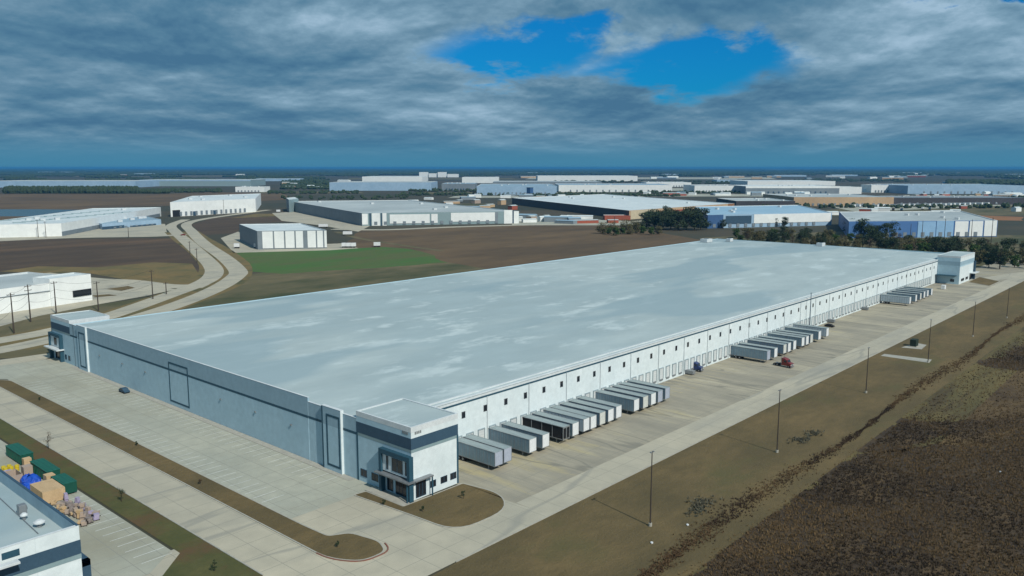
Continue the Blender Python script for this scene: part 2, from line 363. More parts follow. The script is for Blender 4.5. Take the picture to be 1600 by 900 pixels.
def inside(x, y, P):
    c = False; j = len(P)-1
    for i in range(len(P)):
        if (P[i][1] > y) != (P[j][1] > y) and x < (P[j][0]-P[i][0])*(y-P[i][1])/(P[j][1]-P[i][1])+P[i][0]: c = not c
        j = i
    return c
# pavements of the main site
sheet('yard', YARD, [(106.2,85.6),(620,85.6),(640,100),(620,118.5),(105,118.5),(105,108)], .024, 'worn concrete truck yard along the dock wall')
sheet('drive', CONC, [(30,85.6),(106.1,85.6),(106.1,107),(94,108),(94,118),(79.5,122),(61,122),(30,122)], .020, 'concrete drive bending round the office corner')
sheet('front_road', CONC, [(61,121.9),(70.4,121.9),(70.4,335),(61,335)], .028, 'long concrete road beside the parking lot')
sheet('parking_lot', LOTC, [(74.8,118),(94.5,118),(94.5,279),(86,283),(70.3,283),(70.3,266),(74.8,260)], .032, 'pale concrete parking lot along the shaded wall')
rl = MB()
for k in range(2): pass
rl.add([(106,85.75,.030),(640,85.75,.030),(640,93.5,.030),(106,93.5,.030)], [(0,1,2,3)])
struct('yard_lane', rl, CONC, 'lighter concrete lane along the yard kerb')
# kerbs
def kerb(name, pts, label, m=KERB, w=.25, h=.13, closed=False):
    P = list(pts) + ([pts[0], pts[1]] if closed else [])
    mb = MB()
    for a, b in zip(P[:-1], P[1:]):
        if (Vector(a)-Vector(b)).length < 1e-4: continue
        d = (Vector(b)-Vector(a)).normalized(); n = Vector((-d.y, d.x))*w/2; a2 = Vector(a)-d*w*.2; b2 = Vector(b)+d*w*.2
        mb.prism([tuple(a2-n), tuple(b2-n), tuple(b2+n), tuple(a2+n)], 0, h + .0001*(len(mb.f) % 7))
    return struct(name, mb, m, label)
kerb('kerb', [(83,85.5),(620,85.5)], 'kerb between the yard and the mown grass')
def island(name, pts, label, m=MOWN, z=.11):
    P = [tuple(p) for p in pts]
    struct(name, MB().prism(P, 0, z), m, label)
    kerb(name + '_kerb', P + [P[0]], 'kerb round the ' + label, h=z+.03)
def rounded(pts, rad, k=5):
    out = []; n = len(pts)
    for i in range(n):
        a, b, c = Vector(pts[i-1]), Vector(pts[i]), Vector(pts[(i+1) % n]); r = rad[i] if isinstance(rad, (list, tuple)) else rad
        p, q = b+(a-b).normalized()*r, b+(c-b).normalized()*r
        for j in range(k+1):
            t = j/k; out.append(tuple(p*(1-t)**2 + b*2*t*(1-t) + q*t*t))
    return out
island('office_island', rounded([(88.6,118.2),(89.8,104),(90.4,92.8),(103.5,92.6),(107.2,99),(106,107.2),(96,107.3),(91.3,107.4),(91.2,117.9)], [.5,3,5,5,3,.4,.4,.3,.4]), 'brown grass island round the office corner')
island('median', rounded([(70.5,264),(70.5,101),(73.5,96.3),(78.0,96.2),(79.6,99.8),(78.4,105.8),(75.2,107.6),(74.9,114),(74.9,258)], [1,3,2,1.5,1.5,1.2,.8,2,2]), 'long brown grass strip between the road and the parking lot')
kerb('red_kerb', rounded([(70.45,104),(70.45,100.6),(73.4,96.05),(78.8,95.85),(79.8,98.6)], [0.1,3,2,2,.1])[3:-3], 'red painted fire lane kerb', REDK, .22, .15)
sheet('front_verge', VERGE, [(55.8,101),(60.9,101),(60.9,335),(56.2,335),(56.2,120),(50,114),(44,112),(44,100)], .036, 'green and brown verge beside the road')
kerb('road_kerb', [(61,104),(61,330)], 'kerb of the green verge')
sheet('neighbour_lot', LOTC, [(15,119),(50,117),(55.7,122),(55.7,260),(15,260)], .028, 'pale parking lot of the neighbouring building')
sheet('west_walk', KERB, [(92.3,124.5),(93.9,124.5),(93.9,262),(92.3,262)], .085, 'narrow concrete walk at the foot of the shaded wall')
# parking stripes
ms = MB()
for i in range(46):
    y = 128 + i*2.85
    ms.box(87.4, 92.2, y-.06, y+.06, .034, .040)
    if y < 252: ms.box(75.5, 80.2, y-.06, y+.06, .034, .040)
for i in range(20):
    y = 121 + i*2.85
    ms.box(50.6, 55.4, y-.06, y+.06, .030, .036)
struct('parking_lines', ms, PAINT, 'faded white stall lines on the parking lots')
ms = MB(); xx = 110.8
while xx < 458: ms.box(xx-.07, xx+.07, 108.5, 118.0, .027, .033); xx += 3.47
struct('dock_lines', ms, mat('yellow_line_paint', (.50,.40,.16), (.36,.32,.20), .5), 'worn yellow lines between the dock bays')
TAN2 = mat('orange_grass', (.21,.14,.055), (.12,.105,.045), .05, .95, col3=(.06,.065,.028), scale3=.03, ramp3=(.54,.66))
ribbon('road_verge', TAN2, px([(0,541),(85,523),(180,499),(275,467),(330,446),(350,430),(350,412),(325,390),(300,374),(284,362)]), 30, .024, 'orange brown grass between the two carriageways')
sheet('field_edge', TAN2, px([(0,424),(60,416),(150,418),(240,410),(300,412),(312,430),(295,446),(240,446),(180,434),(140,427),(60,427)]), .016, 'orange brown edge of the dark field')
sheet('bend_grass', TAN2, px([(400,334),(450,334),(470,340),(430,338),(360,341)]), .018, 'orange grass above the dark soil triangle')
# far-left roads
def roadpx(name, l, w, label, z=.03, m=CONC): return ribbon(name, m, px(l), w, z, label)
roadpx('upper_carriageway', [(-60,542),(0,532),(85,516),(170,494),(270,459),(318,441),(334,428),(331,415),(312,396),(292,378),(274,362),(268,352),(290,343)], 10.5, 'curving carriageway nearer the left fields', .044)
roadpx('lower_carriageway', [(-60,557),(0,547),(85,529),(190,503),(280,475),(340,450),(368,432),(371,422),(350,402),(318,380),(300,362),(292,350),(320,342),(390,332),(420,328)], 10.5, 'curving carriageway nearer the green field', .040)
roadpx('entrance_road', [(-40,572),(30,563),(84,556),(104,560)], 9, 'driveway joining the parking lot at the far end', .048)
roadpx('loop_road', [(60,428),(140,437),(200,440),(260,447),(322,447)], 13, 'wide concrete drive from the white building to the road', .036)
sheet('west_lot', CONC, px([(-90,428),(0,430),(140,437),(215,442),(275,452),(230,462),(140,478),(60,494),(0,510),(-90,528)]), .032, 'concrete lot round the white building at left')
island('left_island', px([(165,452),(200,447),(212,450),(190,455)]), 'thin grass island in the left lot')
island('left_island', px([(142,462),(170,460),(185,462),(150,465)]), 'grass island beside the white building')
roadpx('cross_road', [(-60,380),(0,376),(120,371),(240,369),(290,366)], 12, 'pale road in front of the flat left warehouse', .03)
sheet('left_lot', CONC, px([(-60,378),(110,372),(262,369),(258,350),(200,348),(100,362),(-60,368)]), .02, 'concrete lot of the flat left warehouse')
roadpx('far_road', [(520,358),(600,359),(700,355),(800,352),(940,349),(1040,343)], 14, 'pale road behind the brown field', .03)
sheet('centre_lot', CONC, px([(425,333),(470,330),(580,352),(560,362),(500,352),(440,345)]), .02, 'lot beside the big grey roofed warehouse')
sheet('small_lot', CONC, px([(345,372),(372,362),(390,372),(400,386),(540,380),(560,388),(515,391),(365,395)]), .024, 'lot of the small white building')
ribbon('field_track', TANF, px([(690,392),(620,382),(560,372),(525,362)]), 6, .028, 'dirt track beside the brown field')
sheet('mid_lot', LOTC, px([(800,338),(980,345),(1000,352),(880,352),(800,352)]), .02, 'pale yard in front of the dark sided warehouse')
sheet('trailer_lot', LOTC, px([(1290,322),(1600,312),(1600,320),(1340,331)]), .02, 'far lot full of parked trailers')
roadpx('east_road', [(1530,437),(1560,434),(1600,428),(1660,424)], 10, 'road turning past the far office tower', .04)
sheet('path', KERB, px([(1376,556),(1382,553),(1456,562),(1452,567)]), .03, 'concrete path across the mown strip')
sheet('pad', KERB, px([(1408,543),(1432,536),(1448,539),(1440,546)]), .034, 'concrete pad for the utility box')
island('far_island', px([(1513,441),(1530,433),(1562,440),(1546,447)]), 'grass island by the far office tower')
for i, (x0, x1, y0, y1, mm, lab) in enumerate(((640,900,300,303.5,TANF,'tan ground before the far blue warehouses'),(1000,1300,303,307,LOTC,'pale lots among the central far warehouses'),(860,1250,294,298,LOTC,'pale yards between the far warehouses'),
    (1150,1420,297,301,LOTC,'pale yards behind the sandy warehouse'),(540,800,278,280.5,TANF,'tan strip near the horizon'),(820,1200,277,280,LOTC,'grey lots near the horizon'),(1400,1700,305,309,LOTC,'grey lots before the steel blue warehouse'),
    (1300,1700,326,334,TANF,'tan verge of the far road'),(700,1000,306,309,LOTC,'grey yard behind the wide warehouse'),(640,760,318,330,TANF,'bare ground behind the wide warehouse'),(0,420,274,276,TANF,'faint tan fields in the far left woods'),(1250,1600,271,273,TANF,'faint tan fields at the right horizon'),(400,560,299,302,TANF,'tan strip left of the steel blue warehouse'))):
    sheet('far_lot', mm, px([(x0,y1),(x0+12,y0),(x1,y0),(x1+15,y1)]), .006+.0011*i, lab)
# ------------------------------------------------------------------ main warehouse
W = thing('warehouse', 'very long white warehouse with pale grey roof filling the middle', 'warehouse')
WX0, WX1, WY0, WY1 = 94.0, 500.0, 118.5, 262.0
# dock wall
bx('dock_wall', WALL, W, WX0+11, 468, WY0, WY0+.5, 0, 11.15)
bx('gutter', STRIPE, W, 105.8, 468, WY0-.10, WY0+.2, 11.15, 11.50)
bx('fascia', CAP, W, 105.8, 468, WY0-.02, WY0+.5, 11.50, 12.30)
m = MB()
nx = 40
for i in range(nx):
    x0 = WX0+.3+(WX1-WX0-.6)*i/nx; x1 = WX0+.3+(WX1-WX0-.6)*(i+1)/nx
    for (y0, z0), (y1, z1) in (((WY0-.15, 12.12), (WY0+2.6, 12.36)), ((WY0+2.6, 12.36), (190, 12.9)), ((190, 12.9), (WY1-.3, 12.75))):
        m.add([(x0,y0,z0),(x1,y0,z0),(x1,y1,z1),(x0,y1,z1)], [(0,1,2,3)])
m.build('roof', ROOF, W)
m = MB().mat(CAP)
m.box(105.8, 468, WY0+1.3, WY0+1.65, 12.2, 12.50)
m.build('roof_edge', CAP, W)
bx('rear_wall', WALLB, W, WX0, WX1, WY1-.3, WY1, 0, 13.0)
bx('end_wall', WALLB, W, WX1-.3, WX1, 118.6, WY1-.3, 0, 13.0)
# shaded west wall in stepped panels: y0, y1, height, proud
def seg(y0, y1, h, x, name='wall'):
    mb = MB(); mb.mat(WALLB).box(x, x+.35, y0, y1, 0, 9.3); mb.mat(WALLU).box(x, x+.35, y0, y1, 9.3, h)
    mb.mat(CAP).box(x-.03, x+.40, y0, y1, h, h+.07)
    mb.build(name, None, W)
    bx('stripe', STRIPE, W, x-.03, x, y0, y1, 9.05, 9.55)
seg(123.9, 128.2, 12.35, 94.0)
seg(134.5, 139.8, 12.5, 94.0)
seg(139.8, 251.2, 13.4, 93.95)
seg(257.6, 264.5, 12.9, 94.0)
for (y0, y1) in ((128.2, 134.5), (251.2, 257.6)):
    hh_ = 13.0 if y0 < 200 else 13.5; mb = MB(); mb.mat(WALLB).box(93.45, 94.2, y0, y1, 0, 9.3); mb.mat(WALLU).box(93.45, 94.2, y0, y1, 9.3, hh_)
    mb.mat(WALL).box(93.44, 94.2, y0-.05, y0, 0, hh_)  # south edge in the lighter panel colour, painting its sunlit look
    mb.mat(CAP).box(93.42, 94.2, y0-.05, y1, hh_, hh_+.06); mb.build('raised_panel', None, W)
def outline(x, y0, y1, z0, z1, t=.42, par=W):
    mb = MB(); a, b = x-.05, x
    mb.box(a, b, y0, y1, z1-t, z1); mb.box(a, b, y0, y1, z0, z0+t); mb.box(a, b, y0, y0+t, z0+t, z1-t); mb.box(a, b, y1-t, y1, z0+t, z1-t)
    mb.build('painted_frame', STRIPE, par)
outline(93.45, 128.5, 132.9, 1.0, 11.6)
outline(93.95, 190.5, 200.6, 1.0, 11.3)
outline(93.45, 252.0, 256.4, 1.0, 11.6)
bx('painted_frame', STRIPE, W, 93.41, 93.45, 134.0, 134.4, 0, 12.9)
for y in (146, 160, 175, 214, 228, 243): bx('wall_lamp', STEEL, W, 93.7, 93.95, y-.2, y+.2, 6.2, 6.5)
# clerestory windows and dock doors
y = WY0
k = 0; x = 117.6
while x < 462:
    f = MB(); f.box(x-.55, x+.55, y-.05, y-.002, 7.95, 9.40)
    wf = f.build('window', STEEL, W); MB().box(x-.47, x+.47, y-.07, y-.051, 8.03, 9.32).build('pane', GLASS, wf)
    x += 6.62
x = 112.5; nd = 0
while x < 460 and nd < 100:
    mb = MB(); mb.mat(SEAL)
    mb.box(x-1.05, x-.9, y-.22, y-.003, 1.1, 4.2); mb.box(x+.9, x+1.05, y-.22, y-.003, 1.1, 4.2); mb.box(x-1.05, x+1.05, y-.22, y-.003, 4.2, 4.42)
    mb.mat(DOORM).box(x-.9, x+.9, y-.09, y-.003, 1.1, 4.2); mb.mat(STEEL).box(x-.8, x+.8, y-.3, y-.003, .75, 1.05)
    mb.build('dock_door', None, W); x += 3.47; nd += 1
x = 110.9
while x < 460:
    MB().tube((x, y-.16, .1), (x, y-.16, 11.2), .09, n=6).build('downspout', CAP, W) if int((x-110)/6.94) % 2 == 0 else None
    x += 6.94
for x in (209, 262, 318, 356): bx('stair_landing', STEEL, W, x, x+1.6, y-2.6, y-.1, .3, 1.3)
def office(X0, X1, Y0, Y1, H, sign, side='west', name='office_tower'):
    """corner office block: west face at X0, south face at Y0"""
    o = MB().mat(WALL)
    o.add([(X0,Y0,0),(X1,Y0,0),(X1,Y0,H),(X0,Y0,H)], [(0,1,2,3)])
    o.add([(X1,Y0,0),(X1,Y1,0),(X1,Y1,H),(X1,Y0,H)], [(0,1,2,3)])
    o.mat(WALLB); o.add([(X0,Y0,0),(X0,Y0,H),(X0,Y1,H),(X0,Y1,0)], [(0,3,2,1)][:0] + [(0,1,2,3)])  # west and rear faces use the shade-coloured copy of the white panel
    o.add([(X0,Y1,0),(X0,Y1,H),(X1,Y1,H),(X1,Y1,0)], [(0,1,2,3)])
    t = o.build(name, None, W)
    p = MB(); p.mat(CAP); a = .32
    # parapet inner faces and cap
    p.box(X0-.02, X1+.02, Y0-.02, Y0+a, H-1.0, H); p.box(X0-.02, X1+.02, Y1-a, Y1+.02, H-1.0, H)
    p.box(X0-.02, X0+a, Y0+a, Y1-a, H-1.0, H); p.box(X1-a, X1+.02, Y0+a, Y1-a, H-1.0, H)
    p.build('parapet', CAP, t)
    bx('block_roof', ROOF, t, X0+a, X1-a, Y0+a, Y1-a, H-.95, H-.20)
    mb = MB(); e = .05
    mb.box(X0-e, X0-.001, Y0-e, Y1, 9.65, 11.75); mb.box(X0-.001, X1, Y0-e, Y0-.001, 9.65, 11.75)
    mb.build('slate_band', NAVY, t)
    mb = MB(); mb.box(X0-e*.6, X0-.001, Y0-e*.6, Y1, 9.05, 9.65); mb.box(X0-.001, X1, Y0-e*.6, Y0-.001, 9.05, 9.65)
    mb.build('teal_band', TEAL, t)
    mb = MB(); mb.box(X0-.08, X0-.001, Y1-.4, Y1, 0, 9.65); mb.box(X1-.35, X1+.05, Y0-.08, Y0-.001, 0, 9.65)
    mb.build('edge_stripe', STRIPE, t)
    return t
def win(par, face, a0, a1, z0, z1, p, mull=1):
    """window on the west face (face='w', plane x=p) or south face ('s', plane y=p)"""
    f = MB(); g = MB(); t = .07
    def put(mb, u0, u1, w0, w1, d0, d1):
        if face == 'w': mb.box(p-d1, p-d0, u0, u1, w0, w1)
        else: mb.box(u0, u1, p-d1, p-d0, w0, w1)
    put(g, a0+t, a1-t, z0+t, z1-t, .006, .03)
    put(f, a0, a1, z0, z0+t, .002, .07); put(f, a0, a1, z1-t, z1, .002, .07)
    for i in range(mull+1):
        c = a0 + (a1-a0-t)*i/mull; put(f, c, c+t, z0+t, z1-t, .002, .068)
    o = f.build('window', NAVY, par); g.build('pane', GLASS, o); return o
def sub(o, par): o.parent = par; return o
# near office
T = office(94.0, 105.75, 108.1, 123.9, 13.85, True)
def portal(T, Xw, Ys, flip=1):
    y0 = Ys-.5; y1 = Ys+8.1
    m = MB()
    m.box(Xw-1.0, Xw-.01, y1-.65, y1, 0, 8.5); m.box(Xw-1.0, Xw-.01, y0, y0+.7, 0, 8.5); m.box(Xw-1.0, Xw-.01, y0+.7, y1-.65, 7.6, 8.5)
    m.build('portal_frame', STRIPE, T)
    bx('portal_panel', WALL, T, Xw-.55, Xw-.01, y0+.7, y1-.65, 4.3, 7.6)
    bx('canopy', STEEL, T, Xw-1.7, Xw-.02, y0-.5, y1+.6, 3.78, 4.02); bx('canopy_return', STEEL, T, Xw-.01, Xw+4.4, Ys-1.1, Ys-.02, 3.78, 4.02)
portal(T, 94.0, 108.1)
wn = [('w', 109.9, 112.9, 4.75, 7.3, 93.45, 2), ('w', 113.9, 114.5, 4.75, 7.3, 93.45, 1), ('w', 108.75, 109.2, 4.75, 7.3, 93.45, 1),
      ('w', 109.6, 112.6, .25, 3.5, 94.0, 3), ('w', 113.3, 115.0, .4, 3.5, 94.0, 2), ('w', 117.6, 119.6, 1.1, 2.6, 94.0, 2), ('w', 121.0, 122.9, 1.1, 2.6, 94.0, 2),
      ('s', 94.9, 97.4, .3, 3.4, 108.1, 3), ('s', 98.5, 99.9, 1.2, 2.5, 108.1, 2), ('s', 101.1, 102.8, 1.2, 2.5, 108.1, 2), ('s', 103.6, 105.2, 1.2, 2.5, 108.1, 2)]
for q in wn:
    g_ = win(T, *q)
T['label'] = 'corner office block with dark slate band and entrance portal'
bx('canopy_post', STRIPE, T, 92.5, 92.72, 107.75, 107.97, 0, 3.77); bx('canopy_post', STRIPE, T, 98.1, 98.3, 107.1, 107.3, 0, 3.77)
bx('entrance_slab', KERB, T, 91.4, 94, 107.6, 118.5, .10, .17)
# small street-number marks near the top of the corner (unreadable in the photo: four short strokes each side)
m = MB()
for i in range(4):
    c = 108.9 + i*.42; m.box(93.93, 93.97, c, c+.26, 12.35, 12.85); c = 94.9 + i*.42; m.box(c, c+.26, 108.03, 108.07, 12.35, 12.85)
m.build('number_sign', STEEL, T)
# far-left office
T2 = office(94.0, 106, 264.5, 279.5, 13.85, False)
m = MB(); m.box(93.0, 93.99, 270.6, 271.3, 0, 8.5); m.box(93.0, 93.99, 279.2, 279.9, 0, 8.5); m.box(93.0, 93.99, 271.3, 279.2, 7.6, 8.5); m.build('portal_frame', STRIPE, T2)
bx('portal_panel', WALL, T2, 93.45, 93.99, 271.3, 279.2, 4.3, 7.6); bx('canopy', CAP, T2, 91.7, 93.98, 270, 280.6, 3.75, 4.1)
for q in (('w', 274.2, 276.4, 4.75, 7.2, 93.45, 2), ('w', 273.0, 277.5, .25, 3.5, 94.0, 3), ('w', 265.6, 267.2, 1.1, 2.6, 94.0, 2), ('w', 268.4, 269.8, 1.1, 2.6, 94.0, 2)): win(T2, *q)
T2['label'] = 'office block at the far end of the shaded wall'
# far-right office
T3 = office(468, 497, 107.8, 118.8, 14.6, False)
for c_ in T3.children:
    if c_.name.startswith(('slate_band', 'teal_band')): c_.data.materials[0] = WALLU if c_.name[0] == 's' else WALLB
T3['label'] = 'far office tower at the end of the dock wall'
bx('canopy', CAP, T3, 489, 499, 105.2, 107.7, 3.75, 4.1); bx('canopy', STRIPE, T3, 464.5, 467.98, 109, 118.4, 4.4, 4.7)
for q in (('s', 472, 478, 1.2, 2.6, 107.8, 3), ('s', 481, 486, 1.2, 2.6, 107.8, 3), ('s', 489, 496, .3, 3.5, 107.8, 4), ('w', 110, 112, 1.2, 2.6, 468, 2)): win(T3, *q)
bx('portal_frame', NAVY, T3, 496, 497.2, 106.8, 107.79, 0, 10)
# rooftop bits
def roofbox(x, y, w, d, h, z, label, name='roof_unit', m=HVAC):
    t = thing(name, label, 'roof unit', (x, y, z)); bx('housing', m, t, -w/2, w/2, -d/2, d/2, .25, h, bevel=.05)
    MB().tube((0, 0, h), (0, 0, h+.12), min(w, d)*.33, n=14).build('fan', STRIPE, t); bx('curb', STEEL, t, -w/2-.1, w/2+.1, -d/2-.1, d/2+.1, 0, .25); return t
for (px_, py_, s, lab) in ((1079,377,7,'white box on the far left edge of the long roof'), (1300,382,5,'small white box on the far edge of the long roof'), (1140,378,4,'low white box near the far left roof corner')):
    gx, gy = G(px_, py_, 12.6); gx = min(gx, 494); gy = min(gy, 256); roofbox(gx, gy, s, s*.7, 2.2, 12.7, lab)
# ------------------------------------------------------------------ trailers
def make_trailer(nose, side, open_side=False, L_=12.0, Wd=2.35):
    r = bpy.data.objects.new('semi_trailer', None); link(r)
    h = Wd/2
    b = MB()
    if open_side:
        b.mat(STEEL)
        for yy in (0, 3, 6, 9, 11.9): b.box(-h, -h+.1, yy, yy+.1, 1.15, 3.85)
        b.box(h-.06, h, 0, L_, 1.15, 3.85); b.box(-h, h, L_-.06, L_, 1.15, 3.85)
        b.box(-h, -h+.12, 0, L_, 1.0, 1.15)
        b.mat(BLACKM).box(-h+.12, h-.07, .35, L_-.07, 1.16, 3.80)  # solid black block paints the dark of the open interior
    else:
        b.mat(side); b.box(-h, h, .06, L_, 1.1, 3.88)
        k = 0
        b.mat(STEEL); b.box(-h-.03, h+.03, .02, L_+.01, 1.0, 1.12)
        for yy in range(1, 12): b.box(-h-.03, -h, yy, yy+.07, 1.12, 3.86); b.box(h, h+.03, yy, yy+.07, 1.12, 3.86)
    b.build('body', None, r)
    q = MB(); q.mat(TROOF).box(-h-.03, h+.03, 0, L_+.02, 3.88, 3.94)
    q.mat(STEEL).box(-h-.05, -h+.06, 0, L_, 3.86, 3.97); q.box(h-.06, h+.05, 0, L_, 3.86, 3.97); q.build('roof', None, r)
    nb = MB().mat(nose)
    if open_side:
        nb.mat(STEEL).box(-h, -h+.15, -.06, .05, .9, 3.88); nb.box(h-.15, h, -.06, .05, .9, 3.88); nb.box(-h+.15, h-.15, -.05, .05, 3.6, 3.87); nb.box(-.1, .1, -.05, .05, 1.1, 3.6); nb.box(-h+.15, h-.15, -.05, .05, 1.0, 1.2)
    else:
        nb.box(-h+.04, h-.04, -.02, .06, 1.12, 3.86); nb.mat(STEEL).box(-h, -h+.10, -.05, .06, 1.0, 3.9); nb.box(h-.10, h, -.05, .06, 1.0, 3.9)
    nb.build('nose_panel', None, r)
    for sx in (-.8, .8):
        g = MB().mat(STEEL); g.box(sx-.07, sx+.07, 2.0, 2.14, .12, 1.0); g.box(sx-.18, sx+.18, 1.9, 2.24, .03, .12); g.build('landing_leg', None, r)
    c = MB(); c.box(-.5, -.4, .3, L_-.3, .8, 1.0); c.box(.4, .5, .3, L_-.3, .8, 1.0); c.box(-.9, .9, 9.0, 9.15, .45, .9); c.build('chassis', RUB, r)
    for yy in (9.1, 10.3):
        for sx in (-1, 1):
            w = MB().mat(RUB).tube((sx*.62, yy, .50), (sx*1.12, yy, .50), .50, n=16); w.mat(STEEL).tube((sx*1.12, yy, .5), (sx*1.14, yy, .5), .24, n=12); w.build('wheel', None, r)
    return r
protos = {}
def trailer(px_, kind, label, grp, y=106.8):
    x = Xat(px_, y, 2.2)
    if kind not in protos:
        protos[kind] = make_trailer({'w': NOSEW, 'v': NOSEW, 'u': mat('trailer_nose_cream', (.62,.63,.58), (.5,.52,.5), .8, .5), 'g': NOSEG, 'o': NOSEG}[kind], {'w': ALU, 'v': mat('trailer_side_pale', (.42,.50,.56), (.34,.42,.48), .5, .5), 'u': mat('trailer_side_dark', (.15,.22,.29), (.12,.18,.24), .5, .5), 'g': ALU, 'o': ALU}[kind], kind == 'o'); o = protos[kind]; first = True
    else: o = copy_tree(protos[kind])
    o.location = (x, y + random.uniform(-.15, .15), 0.03); o.rotation_euler = (0, 0, random.uniform(-.006, .006)); props(o, label, 'trailer', grp); return o
ords = ['first','second','third','fourth','fifth','sixth','seventh','eighth','ninth','tenth','eleventh']
groups = [
 ([779, 793.5], 'gg', 'nearest the office block', 'pair of grey fronted trailers'),
 ([832.5, 852], 'ww', 'between the office pair and the long row', 'pair of white fronted trailers'),
 ([884, 898.5, 916, 926.5, 941.5, 954.5, 967.5], 'owvwuwv', 'in the row after the open sided one', 'row of seven trailers'),
 ([995, 1008, 1020.5, 1031, 1043], 'wuvgg', 'in the middle cluster of five', 'cluster of five trailers'),
 ([1201, 1211.5, 1226.5, 1233, 1241.5, 1255, 1261, 1268, 1281, 1293.5], 'gwuvwwvuwv', 'in the row behind the red cab', 'row of ten trailers'),
 ([1422, 1431, 1438, 1444.5, 1450, 1456], 'vwuwvw', 'in the farthest row by the office tower', 'farthest row of six trailers')]
for cols, ks, where, grp in groups:
    yy = 106.8 if cols[0] < 1100 else 106.2
    for i, (c, k) in enumerate(zip(cols, ks)):
        tone = {'w': 'white nosed silver', 'v': 'white nosed silver', 'u': 'white nosed silver', 'g': 'grey nosed silver', 'o': 'open sided black'}[k]
        trailer(c, k, '%s trailer, %s from the left %s' % (tone, ords[i], where), grp, yy)
def tractor(loc, rz, m, label):
    t = thing('truck_tractor', label, 'truck', loc, rz)
    # cab faces -Y
    b = MB(); b.mat(m)
    prof = [(-3.0,.75),(-3.0,1.75),(-1.75,2.0),(-1.35,2.95),(-.4,3.35),(.75,3.45),(.75,.75)]
    n = len(prof); b.add([(-1.1,a,z) for a,z in prof]+[(1.1,a,z) for a,z in prof], [tuple(range(n)), tuple(range(2*n-1,n-1,-1))]+[(i,n+i,n+(i+1)%n,(i+1)%n) for i in range(n)])
    b.build('cab', m, t, bevel=.08)
    g = MB(); g.add([(-.95,-1.76,2.05),(.95,-1.76,2.05),(.9,-1.40,2.88),(-.9,-1.40,2.88)], [(0,1,2,3)])
    g.v = [(a, b_-.09, c) for a, b_, c in g.v]; g.box(-1.13,-1.105,-1.3,-.3,2.0,2.7); g.box(1.105,1.13,-1.3,-.3,2.0,2.7); g.build('windscreen', GLASS, t)
    gr = MB(); gr.box(-.6,.6,-3.1,-3.03,.85,1.65); gr.build('grille', STEEL, t)
    bm = MB(); bm.box(-1.1,1.1,-3.2,-2.95,.4,.72); bm.build('bumper', STEEL, t)
    for sx in (-1,1):
        bx('headlight', NOSEW, t, sx*.86-.16, sx*.86+.16, -3.10, -3.03, 1.0, 1.3)
        MB().tube((sx*1.0,.95,.8),(sx*1.0,.95,3.9),.09,n=8).build('exhaust_stack', STEEL, t)
    bx('chassis', RUB, t, -.45,.45,-2.6,4.2,.55,.85); bx('fifth_wheel', STEEL, t, -.5,.5,2.6,3.6,.9,1.05)
    for yy in (-2.1,2.5,3.7):
        for sx in (-1,1):
            w = MB().mat(RUB).tube((sx*.6,yy,.52),(sx*1.1,yy,.52),.52,n=16); w.mat(STEEL).tube((sx*1.1,yy,.52),(sx*1.13,yy,.52),.25,n=12); w.build('wheel', None, t)
    return t
p = G(1231,574); t_ = tractor((p[0], p[1]+1, .03), R(-8), REDM, 'red truck cab standing in front of the row of ten trailers'); t_.scale = (.82,.82,.82)
p = G(1090,580); t_ = tractor((p[0], p[1]+1, .03), R(4), BLUEM, 'dark blue truck cab parked alone against the dock wall'); t_.scale = (.8,.8,.8)
def car(loc, rz, m, label, group=None, name='parked_car'):
    t = thing(name, label, 'car', loc, rz, group)
    prof = [(-2.2,.35),(-2.25,.75),(-1.3,.95),(-.6,1.42),(1.0,1.45),(1.7,1.0),(2.2,.95),(2.25,.35)]; n = len(prof)
    b = MB(); b.add([(a,-.88,z) for a,z in prof]+[(a,.88,z) for a,z in prof], [tuple(range(n)), tuple(range(2*n-1,n-1,-1))]+[(i,n+i,n+(i+1)%n,(i+1)%n) for i in range(n)]); b.build('body', m, t, bevel=.06)
    g = MB(); g.box(-.85,1.15,-.895,-.884,.98,1.32); g.box(-.85,1.15,.884,.895,.98,1.32); g.build('side_window', GLASS, t)
    for a in (-1.4,1.4):
        for s in (-1,1): MB().tube((a,s*.7,.33),(a,s*.92,.33),.33,n=14).build('wheel', RUB, t)
    return t
p = G(212,610); car((91.0, p[1], .09), R(90), NAVY, 'dark car parked at the foot of the shaded wall').scale = (.85,.85,.85)
p = G(1293,512); c_ = car((p[0]+2, min(p[1],117), .03), R(85), BLACKM, 'black car beyond the row of ten trailers'); c_.scale = (.8,.8,.8)
p = G(1474,452); 
def ubox(loc, label, m=NOSEW, s=1.0):
    t = thing('utility_box', label, 'utility box', loc); bx('cabinet', m, t, -1*s, 1*s, -.7*s, .7*s, .15, 1.7*s, bevel=.04); bx('plinth', KERB, t, -1.2*s, 1.2*s, -.9*s, .9*s, 0, .15); return t
ubox((*p, .03), 'white box standing on the yard by the far tower', s=1.2)
p = G(1428,541); ubox((*p, .04), 'dark green utility box on the concrete pad', mat('box_green', (.015,.03,.02), (.02,.035,.025), 1.), 1.4)
p = G(1105,575); 
